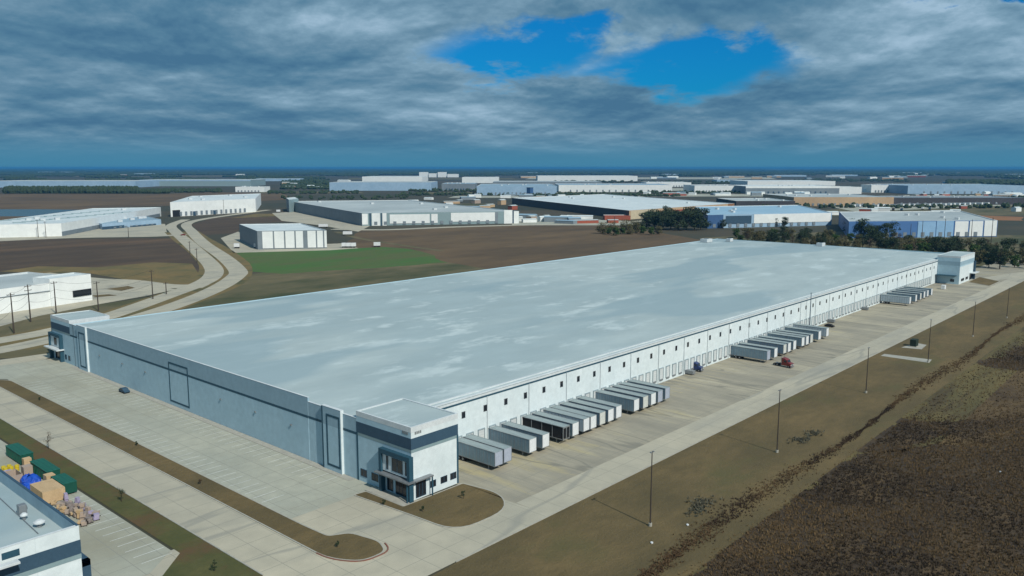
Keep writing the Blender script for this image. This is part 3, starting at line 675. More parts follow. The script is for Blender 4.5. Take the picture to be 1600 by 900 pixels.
# ------------------------------------------------------------------ poles
def lamp_pole(p, h, label, group, m=WOODP, arm=1.2, r=.16, arms=2):
    t = thing('light_pole', label, 'light pole', (p[0], p[1], 0), 0, group)
    MB().tube((0,0,.5),(0,0,h),r,r*.55,n=10).build('shaft', m, t)
    MB().tube((0,0,0),(0,0,.55),.3,n=12).build('footing', KERB, t)
    for s in ((1,) if arms == 1 else (-1,1)):
        a = MB(); a.mat(m).tube((0,0,h-.1),(s*arm*.6,0,h+.02),.05,n=6); a.mat(STEEL).box(min(s*arm*.4,s*arm),max(s*arm*.4,s*arm),-.16,.16,h-.02,h+.1); a.build('lamp_head', None, t)
    return t
for i, (a, h) in enumerate((((1016,822),13.0),((1214,707),13.6),((1353,614),12.4),((1450,566),13.4),((1520,526),12.6),((1573,497),12.2))):
    lamp_pole(G(*a), h, '%s light pole from the bottom in the mown grass strip' % ords[i], 'light poles along the mown strip', arm=.5, r=.14)
lamp_pole((Xat(1264, 117.0, 0), 116.9), 14.2, 'dark pole standing against the dock wall behind the row of ten', None, NAVY, .5, .2)
def power_pole(p, h, label, group, arms=1):
    t = thing('power_pole', label, 'power pole', (p[0], p[1], 0), R(20), group)
    MB().tube((0,0,0),(0,0,h),.28,.17,n=10).build('shaft', WOODP, t)
    for k in range(arms):
        z = h-.6-1.6*k; a = MB(); a.mat(WOODP).box(-1.5,1.5,-.08,.08,z-.1,z+.1); a.mat(STEEL)
        for s in (-1.4,0.05,1.4): a.tube((s,0,z+.1),(s,0,z+.4),.07,n=6)
        a.build('crossarm', None, t)
    return t
PP = []
def htop(p, ytop):
    f = p[0]*math.cos(AZ)+p[1]*math.sin(AZ); lo, hi = 0, 60
    for _ in range(40):
        z = (lo+hi)/2; h = z-CH; y_ = 450-FPX*(f*sp+h*cp)/(f*cp-h*sp)
        if y_ > ytop: lo = z
        else: hi = z
    return lo
for i, (a, yt) in enumerate((((22,521),458),((48,503),445),((88,490),440),((154,486),440),((239,467),422),((260,460),441))):
    g = G(*a); h = htop(g, yt); PP.append((g, h)); power_pole(g, h, '%s wooden power pole from the left beside the dual road' % ords[i], 'power poles beside the left road', 2 if i == 1 else 1)
def wire(pts, label, r=.035):
    m = MB()
    for a, b in zip(pts[:-1], pts[1:]):
        prev = None
        for j in range(9):
            t = j/8; q = Vector(a).lerp(Vector(b), t); q.z -= 4*t*(1-t)*1.0
            if prev: m.tube(prev, q, r, n=5, cap=False)
            prev = q
    o = m.build('power_line', RUB); props(o, label, 'power line', 'wires on the left power poles')
gl = Vector(PP[0][0]) + (Vector(PP[0][0])-Vector(PP[1][0]))*1.2
for dz, side, lab in ((0.2,0,'topmost wire strung between the left power poles'),(-3.2,.3,'middle wire strung between the left power poles'),(-6.5,-.3,'lowest wire strung between the left power poles')):
    wire([(gl.x+side, gl.y, PP[0][1]+dz)]+[(g[0]+side, g[1], h+dz) for g, h in PP[:5]], lab)
for i, (a, yt) in enumerate((((60,371),343),((72,371),346),((201,371),354),((297,397),377),((308,410),388),((1422,375),350),((1440,376),345),((1475,378),342),((1517,376),343),((1548,386),340),((350,336),312),((960,352),338))):
    g = G(*a); power_pole(g, htop(g, yt), 'thin dark pole %s' % ['left of the flat left warehouse lot','right beside the first pole in the left warehouse lot','in the lot of the flat left warehouse','on the inner verge of the road bend','at the road bend by the dark field','in front of the blue wall at right','at the join of blue and white panels','before the middle of the white panels','at the third white panel','tallest one right of the tree belt','in front of the far left white warehouse','by the dark sided warehouse'][i], None)
# ------------------------------------------------------------------ neighbour building, bottom left
NB = thing('office_building', 'white and slate office building cut off by the bottom left corner', 'office building')
NH = 13.6; nx1, ny0 = G(123, 821, NH); nx0 = nx1-60; ny1 = ny0+90
m = MB(); m.mat(WALL).box(nx0, nx1, ny0, ny1, 0, NH-1.9)
bx_ = m.build('wall', None, NB)
pa = MB(); pa.mat(WALL).box(nx0, nx1, ny0-.001, ny0+.35, NH-1.9, NH); pa.mat(WALLU).box(nx1-.35, nx1, ny0+.35, ny1, NH-1.9, NH)  # east run in a greyer panel: shade of its inner side put into colour
pa.mat(NAVY).box(nx1-.36, nx1+.02, ny0+.05, ny1, NH, NH+.06); pa.mat(CAP).box(nx0, nx1-.36, ny0-.03, ny0+.38, NH, NH+.06); pa.build('parapet', None, NB)
bx('roof', ROOF, NB, nx0+.1, nx1-.35, ny0+.36, ny1, NH-1.9, NH-1.8)
bx('slate_band', NAVY, NB, nx0, nx1+.05, ny0-.06, ny0-.002, 9.75, 11.65); bx('teal_band', TEAL, NB, nx0, nx1+.04, ny0-.04, ny0-.002, 9.1, 9.75)
m = MB(); m.box(nx1+.01, nx1+1.2, ny0+.3, ny0+1.0, 0, 8.4); m.box(nx1+.01, nx1+1.2, ny0+.3, ny0+9, 7.6, 8.4); m.box(nx1+.01, nx1+1.2, ny0+8.3, ny0+9, 0, 7.6); m.build('portal_frame', NAVY, NB)
m = MB(); m.box(nx1+1.25, nx1+2.4, ny0-.4, ny0+9.6, 3.7, 4.0); m.box(nx1+2.0, nx1+2.2, ny0-.2, ny0, 0, 3.7); m.build('canopy', CAP, NB)
def rp(px_, py_): return G(px_, py_, NH-1.8)
def rooft(name, x, y, label): return thing(name, label, 'roof unit', (x, y, NH-1.8))
x, y = rp(14, 872); t = rooft('air_conditioner', x, y, 'dark grilled air conditioner on the near roof'); bx('housing', HVAC, t, -1.1,1.1,-.8,.8,.15,1.3, bevel=.04); m = MB(); m.box(-1.12,-1.1,-.7,.7,.3,1.2); m.box(-1.0,1.0,-.82,-.8,.3,1.2); m.build('grille', STRIPE, t); MB().tube((0,0,1.3),(0,0,1.4),.55,n=16).build('fan', RUB, t)
for (a, b, s, lab) in ((27,866,.5,'white mushroom vent beside the dark air conditioner'),(62,855-32,.75,'wide white domed vent nearest the slate parapet'),(38,812,.5,'white vent between the dome and the grey stack')):
    x, y = rp(a, b); t = rooft('roof_vent', x, y, lab)
    MB().tube((0,0,0),(0,0,.7),s*.45,n=14).build('pipe', STEEL, t); v = MB(); v.tube((0,0,.6),(0,0,.75),s,s,n=18); v.tube((0,0,.75),(0,0,1.0),s,s*.45,n=18); v.build('hood', HVAC, t)
x, y = rp(35, 806-2); t = rooft('exhaust_stack', x, y, 'grey box stack with a round dark fan on the near roof'); bx('housing', STEEL, t, -.5,.5,-.5,.5,0,1.5, bevel=.03); MB().tube((.51,0,.9),(.6,0,.9),.35,n=14).build('fan', RUB, t)
x, y = rp(10, 885); t = rooft('skylight', x, y, 'low white skylight at the bottom left of the roof'); bx('curb', CAP, t, -1.4,1.4,-.5,.5,0,.25); bx('glazing', HVAC, t, -1.3,1.3,-.4,.4,.25,.35)
m = MB(); a = rp(-10,770); b = rp(60,835); m.tube((a[0],a[1],NH-1.7),(b[0],b[1],NH-1.7),.06,n=6); props(m.build('gas_pipe', STEEL), 'thin grey pipe running across the near roof', 'pipe')
# ------------------------------------------------------------------ yard clutter bottom left
def container(x, y, l, label):
    t = thing('roll_off_container', label, 'container', (x, y, .03), 0, 'green roll off containers')
    b = MB(); w = 1.15; h = 2.2
    b.box(-w,w,0,l,.3,.4); b.box(-w,-w+.08,0,l,.4,h); b.box(w-.08,w,0,l,.4,h); b.box(-w+.08,w-.08,0,.08,.4,h); b.box(-w+.08,w-.08,l-.08,l,.4,h)
    k = .5
    while k < l: b.box(-w-.08,-w,k,k+.12,.3,h); b.box(w,w+.08,k,k+.12,.3,h); k += .9
    b.build('bin', GREENC, t); c = MB(); c.box(-w-.1,w+.1,-.05,l+.05,h,h+.1); c.build('lid', GREENC, t)
    for s in (-.7,.7): MB().tube((s-.1,.8,.15),(s+.1,.8,.15),.15,n=10).build('roller', RUB, t); MB().tube((s-.1,l-.8,.15),(s+.1,l-.8,.15),.15,n=10).build('roller', RUB, t)
container(54.0, 157.6, 6.0, 'green container nearest the scrap heap'); container(54.3, 166.5, 9.0, 'long green container in the middle of the three'); container(54.2, 180.5, 9, 'green container farthest back at the left edge')
def crate(x, y, w, d, h, label, m=PLY, open_=True, rz=0):
    t = thing('crate', label, 'crate', (x, y, .03), rz)
    b = MB(); b.box(-w,w,-d,d,.12,.2)
    if open_:
        b.box(-w,-w+.07,-d,d,.2,h); b.box(w-.07,w,-d,d,.2,h); b.box(-w+.07,w-.07,-d,-d+.07,.2,h); b.box(-w+.07,w-.07,d-.07,d,.2,h)
    else: b.box(-w,w,-d,d,.2,h)
    b.build('box', m, t); s = MB()
    for q in (-w, 0, w-.15): s.box(q, q+.15, -d, d, 0, .12)
    s.build('skid', WOODP, t); return t
crate(50.6, 159.0, 1.9, 3.1, 2.4, 'big pale plywood crate beside the nearest green container', open_=False)
crate(53.0, 165.0, .8, .9, 2.3, 'small plywood crate between two green containers', open_=False)
crate(49.2, 172.5, 1.0, 1.9, 1.8, 'low plywood crate behind the blue tarpaulin', CARD)
crate(51.8, 173.3, .8, .8, 2.3, 'cardboard crate next to the middle container', CARD, False)
crate(53.6, 178.9, .7, .6, 2.0, 'tan crate at the end of the farthest container', PLY, False)
def heap(name, cx, cy, rx, ry, h, m, label, cat, n=10):
    mb = MB(); rings = []; N_ = 14
    for i in range(6):
        f = i/5; rr = math.cos(f*math.pi/2)
        rings.append([(rx*rr*math.cos(a*2*math.pi/N_)*(1+random.uniform(-.15,.15)), ry*rr*math.sin(a*2*math.pi/N_)*(1+random.uniform(-.15,.15)), h*(math.sin(f*math.pi/2))*random.uniform(.75,1.1)+(.0 if i else 0)) for a in range(N_)])
    vs = [v for r in rings for v in r]; fs = [(i*N_+j, i*N_+(j+1)%N_, (i+1)*N_+(j+1)%N_, (i+1)*N_+j) for i in range(5) for j in range(N_)]
    mb.add(vs, fs); o = mb.build(name, m, None, smooth=False, loc=(cx, cy, .03)); props(o, label, cat); return o
heap('tarpaulin', 50.7, 168.5, 2.0, 2.3, 2.1, TARP, 'crumpled bright blue tarpaulin over a heap of goods', 'tarpaulin')
heap('tarpaulin', 48.8, 166.2, 1.5, 1.6, 1.4, TARP, 'smaller blue tarpaulin fold in front of the blue heap', 'tarpaulin')
def drum(x, y, label, m=YEL):
    t = thing('drum', label, 'drum', (x, y, .03), 0, 'yellow drums behind the blue heap'); b = MB().tube((0,0,0),(0,0,1.15),.42,n=16); b.tube((0,0,.35),(0,0,.42),.45,n=16); b.tube((0,0,.75),(0,0,.82),.45,n=16); b.build('barrel', m, t); MB().tube((0,0,1.15),(0,0,1.2),.38,n=16).build('lid', m, t); return t
for i in range(5): drum(49.6+(i%3)*1.0, 178.5+(i//3)*1.2, 'yellow drum standing behind the blue tarpaulin heap')
crate(48.4, 176.2, 1.6, .7, 1.2, 'purple and white wrapped pallet by the yellow drums', LILAC, False)
k = 0
junk = [(50.5+random.uniform(-.6,.6)+(k_%3)*1.0, 141.8+k_*.40) for k_ in range(34)]
cols = [CARD, SCRAP, LILAC, PLY, SCRAP, CARD]
descr = ['brown carton','grey scrap bundle','violet wrapped stack','pale timber stack','rusty scrap bundle','torn carton']
for i, (x, y) in enumerate(junk):
    t = thing('pallet_load', '%s in the untidy heap of pallets beside the green verge' % descr[i % 6], 'pallet', (x, y, .03), random.uniform(-.7,.7), 'jumble of loaded pallets by the verge')
    s = MB()
    for q in (-.5,-.06,.38): s.box(q, q+.12, -.5, .5, 0, .1)
    for q in (-.5,-.25,0,.25,.4): s.box(-.5,.5,q,q+.1,.1,.13)
    s.build('pallet', WOODP, t); b = MB(); z = .13
    for q in range(random.randint(1,3)):
        w = random.uniform(.25,.5); d = random.uniform(.25,.5); hh = random.uniform(.25,.6); o_ = random.uniform(-.1,.1); b.box(-w+o_,w+o_,-d,d,z,z+hh); z += hh+.002
    b.build('load', cols[i%6], t)
# ------------------------------------------------------------------ background buildings
def bldg(name, label, P, Rr, Lf, h, wr, wl, roof, panels=None, par=.6, extra=None):
    """P near corner, Rr right corner, Lf left/back corner (ground points); wr right-hand face, wl left-hand face material"""
    P, Rr, Lf = Vector(P), Vector(Rr), Vector(Lf); Q = Rr+Lf-P
    t = thing(name, label, 'warehouse' if 'warehouse' in name else 'building', (P.x, P.y, 0))
    a, b, c = Rr-P, Q-P, Lf-P
    w = MB(); w.mat(wr).add([(0,0,0),(a.x,a.y,0),(a.x,a.y,h),(0,0,h)], [(0,1,2,3)])
    w.mat(wl).add([(0,0,0),(0,0,h),(c.x,c.y,h),(c.x,c.y,0)], [(0,1,2,3)])
    w.add([(a.x,a.y,0),(b.x,b.y,0),(b.x,b.y,h),(a.x,a.y,h)], [(0,1,2,3)]); w.add([(c.x,c.y,0),(c.x,c.y,h),(b.x,b.y,h),(b.x,b.y,0)], [(0,1,2,3)])
    w.build('wall', None, t)
    r = MB().mat(roof); cen = (a+c)/2; k = .985
    q = [cen+(v-cen)*k for v in (Vector((0,0)), a, b, c)]
    r.add([(v.x,v.y,h-par) for v in q], [(0,1,2,3)]); r.build('roof', roof, t)
    pz = MB().mat(CAP)
    cc = [Vector((0,0)), a, b, c]
    for i in range(4):
        u, v = cc[i], cc[(i+1)%4]; u2, v2 = q[i], q[(i+1)%4]
        pz.add([(u.x,u.y,h+.02),(v.x,v.y,h+.02),(v2.x,v2.y,h+.02),(u2.x,u2.y,h+.02)], [(0,1,2,3)]); pz.add([(u2.x,u2.y,h+.02),(v2.x,v2.y,h+.02),(v2.x,v2.y,h-par),(u2.x,u2.y,h-par)], [(3,2,1,0)])
    pz.build('parapet', None, t)
    d = a.normalized(); nn = Vector((d.y, -d.x)); La = a.length
    if La > 60 and h < 20 and dist(P) < 2600:
        rb = random.Random(int(P.x)); nd_ = int(min(14, La/9)); f0 = rb.uniform(.04,.2)
        for i in range(nd_):
            u = d*La*(f0+i*(.9-f0)/nd_); v = u+d*3.2; MB().prism([tuple(u+nn*.4), tuple(v+nn*.4), tuple(v+nn*.6), tuple(u+nn*.6)], .9, h*.32).build('dock_door', GREYW if wr is not GREYW else NAVY, t)
        for i in range(5):
            fa, fc = rb.uniform(.08,.9), rb.uniform(.1,.9); q0 = a*fa+c*fc; MB().box(q0.x-2.2, q0.x+2.2, q0.y-1.6, q0.y+1.6, h-par, h-par+2.0).build('roof_unit', HVAC, t)
    if panels:
        for (f0, f1, z0, z1, m_, nm) in panels:
            u = d*La*f0; v = d*La*f1; o1 = nn*.35; o0 = nn*.02
            mb = MB(); mb.prism([tuple(u+o0), tuple(v+o0), tuple(v+o1), tuple(u+o1)], z0*h, z1*h); mb.build(nm, m_, t)
    return t
def far_box(x0, x1, yb, yt, depth, label, wall=WHITEF, roof=ROOF2, name='far_warehouse', yb2=None, wl=None, panels=None, hmax=26):
    a = G(x0, yb); b = G(x1, yb2 or yb); h = min(hmax, max(5, htop(a, yt)))
    va = Vector(b)-Vector(a); n_ = Vector((-va.y, va.x)).normalized()
    if n_.dot(Vector(a)) < 0: n_ = -n_
    c = Vector(a)+n_*depth
    return bldg(name, label, a, b, c, h, wall, wl or wall, roof, panels)
# small white building
P_, R_, L_ = G(403,390), G(511,388), G(375,376)
fr = []
for i, (x0, x1) in enumerate(((.07,.22),(.24,.38),(.40,.53),(.55,.655),(.72,.84),(.86,.945),(.965,1.0))): fr.append((x0, x1, .06, .97, WHITEF, 'bright_bay'))
bldg('small_warehouse', 'small building with seven bright white bays beside the green grass', P_, R_, L_, htop(P_, 361), GREYW, GREYW, ROOFW, fr)
# big centre warehouse
P_, R_, L_ = G(566,353), G(811,349), G(452,329)
pan = [(.0,.035,.1,.95,WHITEF,'white_panel'),(.06,.11,.0,.98,WHITEF,'white_panel'),(.125,.15,.0,.98,WHITEF,'white_panel'),(.17,.42,.15,.86,WHITEF,'white_panel'),(.43,.47,.15,.86,WHITEF,'white_panel'),(.555,.84,.22,.93,WHITEF,'white_panel'),(.90,.955,.0,1.1,WHITEF,'white_panel'),(.965,.998,.0,1.0,WHITEF,'white_panel'),(.84,.86,.1,.95,GREYW,'grey_pier'),(.115,.122,0,.98,NAVY,'dark_pier'),(.045,.055,0,.98,NAVY,'dark_pier'),(.955,.964,0,1.05,NAVY,'dark_pier')]
bldg('big_warehouse', 'wide grey roofed warehouse with white panels behind the brown field', P_, R_, L_, htop(P_, 333), TEAL, GREYW, ROOF2, pan)
bldg('corner_block', 'pale corner block at the left end of the wide grey warehouse', G(452,332), G(467,330), G(448,328), htop(G(452,332), 312), TEAL, GREYW, ROOFW)
# left warehouses
P_ = G(97,369); LW = bldg('left_warehouse', 'flat white warehouse with skylights at the left edge', P_, G(252,338), G(-60,373), htop(P_, 349), WHITEF, WHITEF, ROOFW, [(.0,.98,.0,.35,GREYW,'dock_strip')])
bldg('left_annex', 'low pale blue annex beside the flat left warehouse', G(160,359), G(252,351), G(140,352), htop(G(160,359), 350), PBLUE, PBLUE, ROOFB, [(.0,.35,.0,.5,NAVY,'dock_strip'),(.45,.9,.0,.3,NAVY,'dock_strip')])
hl = htop(P_, 349)
for i in range(26):
    gx, gy = G(30+(i%13)*14+(i//13)*-22, 347-(i%13)*1.35-(i//13)*3.2, hl); MB().box(-5,5,-1.6,1.6,0,.5).build('skylight', TEAL, LW, loc=(gx-P_[0], gy-P_[1], hl-.6))
P_ = G(267,339); bldg('left_warehouse', 'bright white warehouse with a dark doorway behind the left road', P_, G(400,331), G(300,325), htop(P_, 316), WHITEF, WHITEF, ROOFW, [(.02,.10,.0,.45,BLACKM,'doorway'),(.24,.27,.0,.3,NAVY,'doorway'),(.47,.5,.0,.3,NAVY,'doorway')])
# building at left edge near
P_ = G(142,469); A_ = G(-60,500); v_ = Vector(P_)-Vector(A_); n_ = Vector((-v_.y, v_.x)).normalized(); n_ = n_ if n_.dot(Vector(A_)) > 0 else -n_
bldg('white_building', 'white building with a dark glazed corner beside the power poles', A_, P_, Vector(A_)+n_*46, htop(G(80,478.5), 442), WHITEF, WHITEF, ROOF2, [(.86,.995,.22,.48,GLASS,'glazing'),(.0,1,.66,.68,GREYW,'joint')], par=.8)
a_ = Vector(A_)+v_*.66+Vector((n_.x,n_.y))*-.6; b_ = Vector(P_)-n_*.6+v_.normalized()*.4
bldg('entrance_block', 'taller entrance block on the white building by the power poles', a_, b_, a_+n_*12, htop(P_, 428), WHITEF, WHITEF, ROOFW, [(.52,.98,.22,.46,GLASS,'glazing')], par=.6)
# right middle: blue/white
P_ = G(1105,357); bldg('glass_warehouse', 'low blue and white building behind the dark round trees', P_, G(1299,352), G(1085,340), htop(P_, 336), PBLUE, BLUEW, mat('sky_blue_roof', (.26,.44,.58), (.34,.50,.62), .02, .5), [(.0,.12,.0,1.0,BLUEW,'blue_panel'),(.14,.34,.3,.9,NAVY,'window_band'),(.36,.99,.30,.98,WHITEF,'white_panel')])
BRB = mat('bright_blue_panel', (.06,.15,.34), (.07,.17,.38), .05, .6); PBB = mat('sky_blue_panel', (.28,.46,.68), (.24,.42,.62), .05, .6)
P_ = G(1325,372); bldg('blue_warehouse', 'blue building with white end panels behind the tree belt', P_, G(1557,370), G(1310,352), htop(P_, 346), BRB, BRB, ROOF2, [(.0,.45,.0,.9,BRB,'blue_panel'),(.46,.58,.0,.97,PBB,'pale_panel'),(.585,.70,.0,1.0,PBB,'pale_panel'),(.71,.80,.05,.97,WHITEF,'white_panel'),(.81,.90,.05,.97,WHITEF,'white_panel'),(.91,.995,.05,1.0,WHITEF,'white_panel')])
# dark sided warehouse with tan end
P_ = G(983,343); bldg('dark_warehouse', 'huge pale roofed warehouse with dark side and tan end', P_, G(1147,329.5), G(800,319), htop(P_, 329), TANW, mat('brown_grey_panel', (.11,.095,.09), (.085,.075,.075), .03), ROOFW, [(.01,.22,.0,.97,mat('cream_panel',(.55,.48,.33),(.48,.42,.30),.05),'cream_panel'),(.24,.55,.55,.72,REDW,'red_stripe'),(.62,.88,.1,.5,REDW,'red_panel'),(.93,.995,0,1.0,ORANGE,'orange_pier')])
far_box(1240,1396,322,308,160,'long sand coloured warehouse front in the middle right',TANW,ROOF2)
far_box(1396,1600,320,309,90,'dark grey warehouse right of the sand coloured one',DGREY,GREYW,wl=WHITEF)
far_box(1150,1242,325,314,120,'dark low building left of the sand coloured one',DGREY,ROOF2)
far_box(945,985,344,337,20,'small orange brown shed before the dark warehouse',REDW,REDW,hmax=7)
far_box(1311,1346,303,292,60,'bright white cube left of the pair beyond the sand coloured front')
far_box(1361,1409,301,289,60,'larger bright white cube beyond the sand coloured front')
far_box(1418,1610,303,290,200,'long steel blue warehouse at the far right edge',PBLUE,ROOFB)
far_box(1165,1312,303,291,150,'long grey fronted warehouse under a white roof line',GREYW,ROOFW,panels=[(0,1,.75,1.02,WHITEF,'white_fascia')])
far_box(1168,1305,290,283,220,'thin white roofed warehouse behind the grey fronted one',WHITEF,ROOFW)
far_box(1085,1163,301,290,130,'bright white warehouse right of centre in the distance')
far_box(1010,1080,292,285,120,'pale cream warehouse in the central distance',WHITEF,ROOFW)
far_box(745,870,305,291,260,'pale blue long warehouse left of the dark post',PBLUE,ROOFB,wl=PBLUE)
far_box(873,1050,300,289,190,'long shining white warehouse in the central distance',WHITEF,ROOFB)
far_box(770,940,290,284,200,'flat grey roof between the central far warehouses',GREYW,ROOF2)
far_box(840,996,283,275,240,'cream topped long warehouse near the horizon',WHITEF,ROOFW)
far_box(566,660,284,276,240,'white roofed warehouse near the horizon left of the cluster',WHITEF,ROOFW)
far_box(515,674,298,285,180,'steel blue warehouse left of centre in the distance',PBLUE,ROOF2)
far_box(690,742,298,287,150,'grey blue low building right of the steel blue one',GREYW,ROOFB)
for i, (a, b, c, d) in enumerate(((655,668,277,269),(670,682,277,271),(684,697,277,269),(699,716,277,272))): far_box(a, b, c, d, 60, ['leftmost white block','second white block from left','third white block from left','rightmost low white block'][i] + ' of the four near the horizon', hmax=40)
far_box(722,779,286,277,160,'cream warehouse right of the white blocks near the horizon',WHITEF,ROOFW)
far_box(-30,212,293,283,200,'pale steel warehouse beyond the dark tree line at left',PBLUE,ROOF2)
far_box(218,392,291,281,160,'pale teal warehouse beyond the field at left',TEAL,ROOF2,panels=[(0,1,.8,1.0,PBLUE,'fascia')])
far_box(368,413,300,292,50,'small white shed at the end of the dark tree line')
far_box(400,470,283,279,60,'small low roof in the far left woods',PBLUE,ROOFB)
for i, (a, b, c, d) in enumerate(((60,110,271,268.5),(210,235,274,271),(820,840,272,269.5),(1035,1060,275,272),(1110,1150,274,272),(1210,1260,276,273.5),(1410,1440,272,269.5),(1500,1525,273,271),(1500,1510,286,283),(1515,1530,286,283),(1120,1160,284,281),(1490,1498,287,284),(1580,1600,275,272),(1300,1340,275,273),(960,1000,272,270))):
    far_box(a, b, c, d, 80, 'tiny pale building %s' % ['at the left horizon','behind the teal warehouse','right of centre on the horizon','in the woods right of centre','among woods beyond the white warehouse','beyond the thin white roofed warehouse','in the right hand far woods','in the far woods near the right edge','first of three sheds above the steel blue roof','last of three sheds above the steel blue roof','beyond the bright white warehouse','leftmost shed above the steel blue roof','at the right edge of the horizon','beyond the pair of white cubes','beyond the cream topped warehouse'][i], PBLUE, ROOF2, 'far_shed', hmax=15)
# trucks beside the small warehouse and parked trailers in the far lot
def mini(x, y, l, w, h, m, name, label, cat, grp, rz):
    t = thing(name, label, cat, (x, y, .03), rz, grp)
    b = MB(); b.box(0, l, -w/2, w/2, 1.1, h); b.build('body', m, t)
    g = MB()
    for q in (.8, l-1.8, l-.8): g.tube((q,-w/2,.5),(q,w/2,.5),.5,n=10)
    g.build('wheel', RUB, t); bx('chassis', RUB, t, .2, l-.2, -.5, .5, .8, 1.08); return t
spots = [(1336,324),(1344,324),(1350,323.5),(1372,324),(1381,323.5),(1389,323.5),(1401,323.5),(1412,323),(1421,323),(1429,323),(1436,322.5),(1445,323),(1453,322.5),(1462,322.5),(1470,322),(1478,322),(1486,322),(1492,321.5),(1500,321.5),(1508,321.5),(1516,321),(1524,321),(1535,320.5),(1545,320.5),(1557,320),(1570,319),(1582,318)]
pr = None
for i, (a, b) in enumerate(spots):
    g = G(a, b)
    if pr is None: pr = mini(g[0], g[1], 12, 2.8, 4.2, NOSEW, 'parked_trailer', 'white trailer in the long far line before the sandy warehouse', 'trailer', 'trailers lined up in the far lot', R(60)); o = pr
    else: o = copy_tree(pr)
    o.location = (g[0], g[1], .03)
spots2 = [(1395,329),(1408,329.5),(1441,327.5),(1452,328),(1380,328.5)]
for i, (a, b) in enumerate(spots2):
    g = G(a, b); mini(g[0], g[1], 9, 2.6, 3.4, [DGREY, NAVY][i % 2] if i != 2 else NOSEW, 'parked_truck', 'truck parked in front of the far trailer line, %s from left' % ['third','fourth','fifth','last','first'][i].replace('first','leftmost').replace('third','second').replace('fourth','third').replace('fifth','fourth'), 'truck', 'trucks before the far trailer line', R(10))
for i, (a, b, w, lab) in enumerate(((366,388,4,'white van at the left of the small warehouse'),(397,388,5,'white trailer at the corner of the small warehouse'),(498,356,9,'white tank trailer behind the small warehouse'),(536,368,8,'white truck on the lot behind the small warehouse'),(534,387,4,'first small white vehicle right of the small warehouse'),(541,387,4,'second small white vehicle right of the small warehouse'),(548,387,4,'third small white vehicle right of the small warehouse'),(584,386,5,'white van alone at the end of the green field'),(432,332,5,'white truck on the lot left of the wide warehouse'))):
    g = G(a, b); mini(g[0], g[1], w, 2.6, 3.6, NOSEW, 'white_vehicle', lab, 'truck', None, R(-40))
g = G(286,368); car((g[0], g[1], .05), R(-30), REDM, 'red car on the far road bend by the left warehouse')
rs = random.Random(21)
kinds = [('small pale shed in the scattered yards toward the horizon', WHITEF, ROOFW, 'pale sheds scattered through the far yards'), ('small tan shed in the scattered yards toward the horizon', TANW, ROOF2, 'tan sheds scattered through the far yards'), ('small grey shed in the scattered yards toward the horizon', GREYW, ROOFB, 'grey sheds scattered through the far yards'), ('small rust red shed in the scattered yards toward the horizon', REDW, ROOF2, 'rust red sheds scattered through the far yards')]
zones = [(640,760,312,330,16),(800,960,342,350,14),(1000,1300,303.5,306.5,16),(690,960,306.5,309.5,12),(1400,1640,305,310,16),(1180,1420,297,301.5,8),(820,1240,277,280.5,16),(1240,1640,270,281,22),(0,430,267,275,14),(440,560,284,301,8),(1300,1640,326,336,8)]
for (x0, x1, y0, y1, cnt) in zones:
    for _ in range(cnt):
        g = G(rs.uniform(x0, x1), rs.uniform(y0, y1)); lab, m1, m2, grp = kinds[rs.choice([0,0,0,1,2,2,3])]; D = dist(g); k_ = max(1.0, min(3.2, D/1500)); w, d_, h = rs.choice([rs.uniform(6,16), rs.uniform(14,34)])*k_, rs.uniform(5,10)*k_, rs.uniform(3,5.5)*min(k_,1.8)
        t = thing('far_shed', lab, 'shed', (g[0], g[1], 0), AZ-R(90)+rs.uniform(-.6,.6), grp); bx('wall', m1, t, -w/2, w/2, 0, d_, 0, h)
        q = MB(); q.add([(-w/2-.3,-.3,h),(w/2+.3,-.3,h),(w/2+.3,d_+.3,h),(-w/2-.3,d_+.3,h),(-w/2,d_/2,h*1.25),(w/2,d_/2,h*1.25)], [(0,1,5,4),(2,3,4,5),(0,4,3),(1,2,5)]); q.build('roof', m2, t)
m = thing('dark_tower', 'small dark blue tower before the pale blue long warehouse', 'tower', (*G(828,306), 0)); bx('block', BLUEW, m, -5,5,-5,5,0,17); bx('cap', NAVY, m, -5.4,5.4,-5.4,5.4,17,17.8)
# construction bits near (740-830, 310-345)
for i, (a, b, w, h, mm, lab) in enumerate(((742,318,14,7,CARD,'tan soil coloured stack behind the wide warehouse'),(762,324,16,5,PLY,'pale timber stack behind the wide warehouse'),(783,320,12,9,TANW,'tan shed behind the wide warehouse'),(800,328,12,7,REDW,'rust red container behind the wide warehouse'),(830,345,10,6,CARD,'cream container right of the wide warehouse'),(716,315,12,4,GREYW,'grey pile behind the wide warehouse'))):
    t = thing('yard_shed', lab, 'shed', (*G(a, b), 0)); bx('wall', mm, t, 0, w, 0, 8, 0, h*.8); q = MB(); q.add([(-.3,-.3,h*.8),(w+.3,-.3,h*.8),(w+.3,8.3,h*.8),(-.3,8.3,h*.8),(0,4,h),(w,4,h)], [(0,1,5,4),(2,3,4,5),(0,4,3),(1,2,5)]); q.build('roof', ROOF2, t)
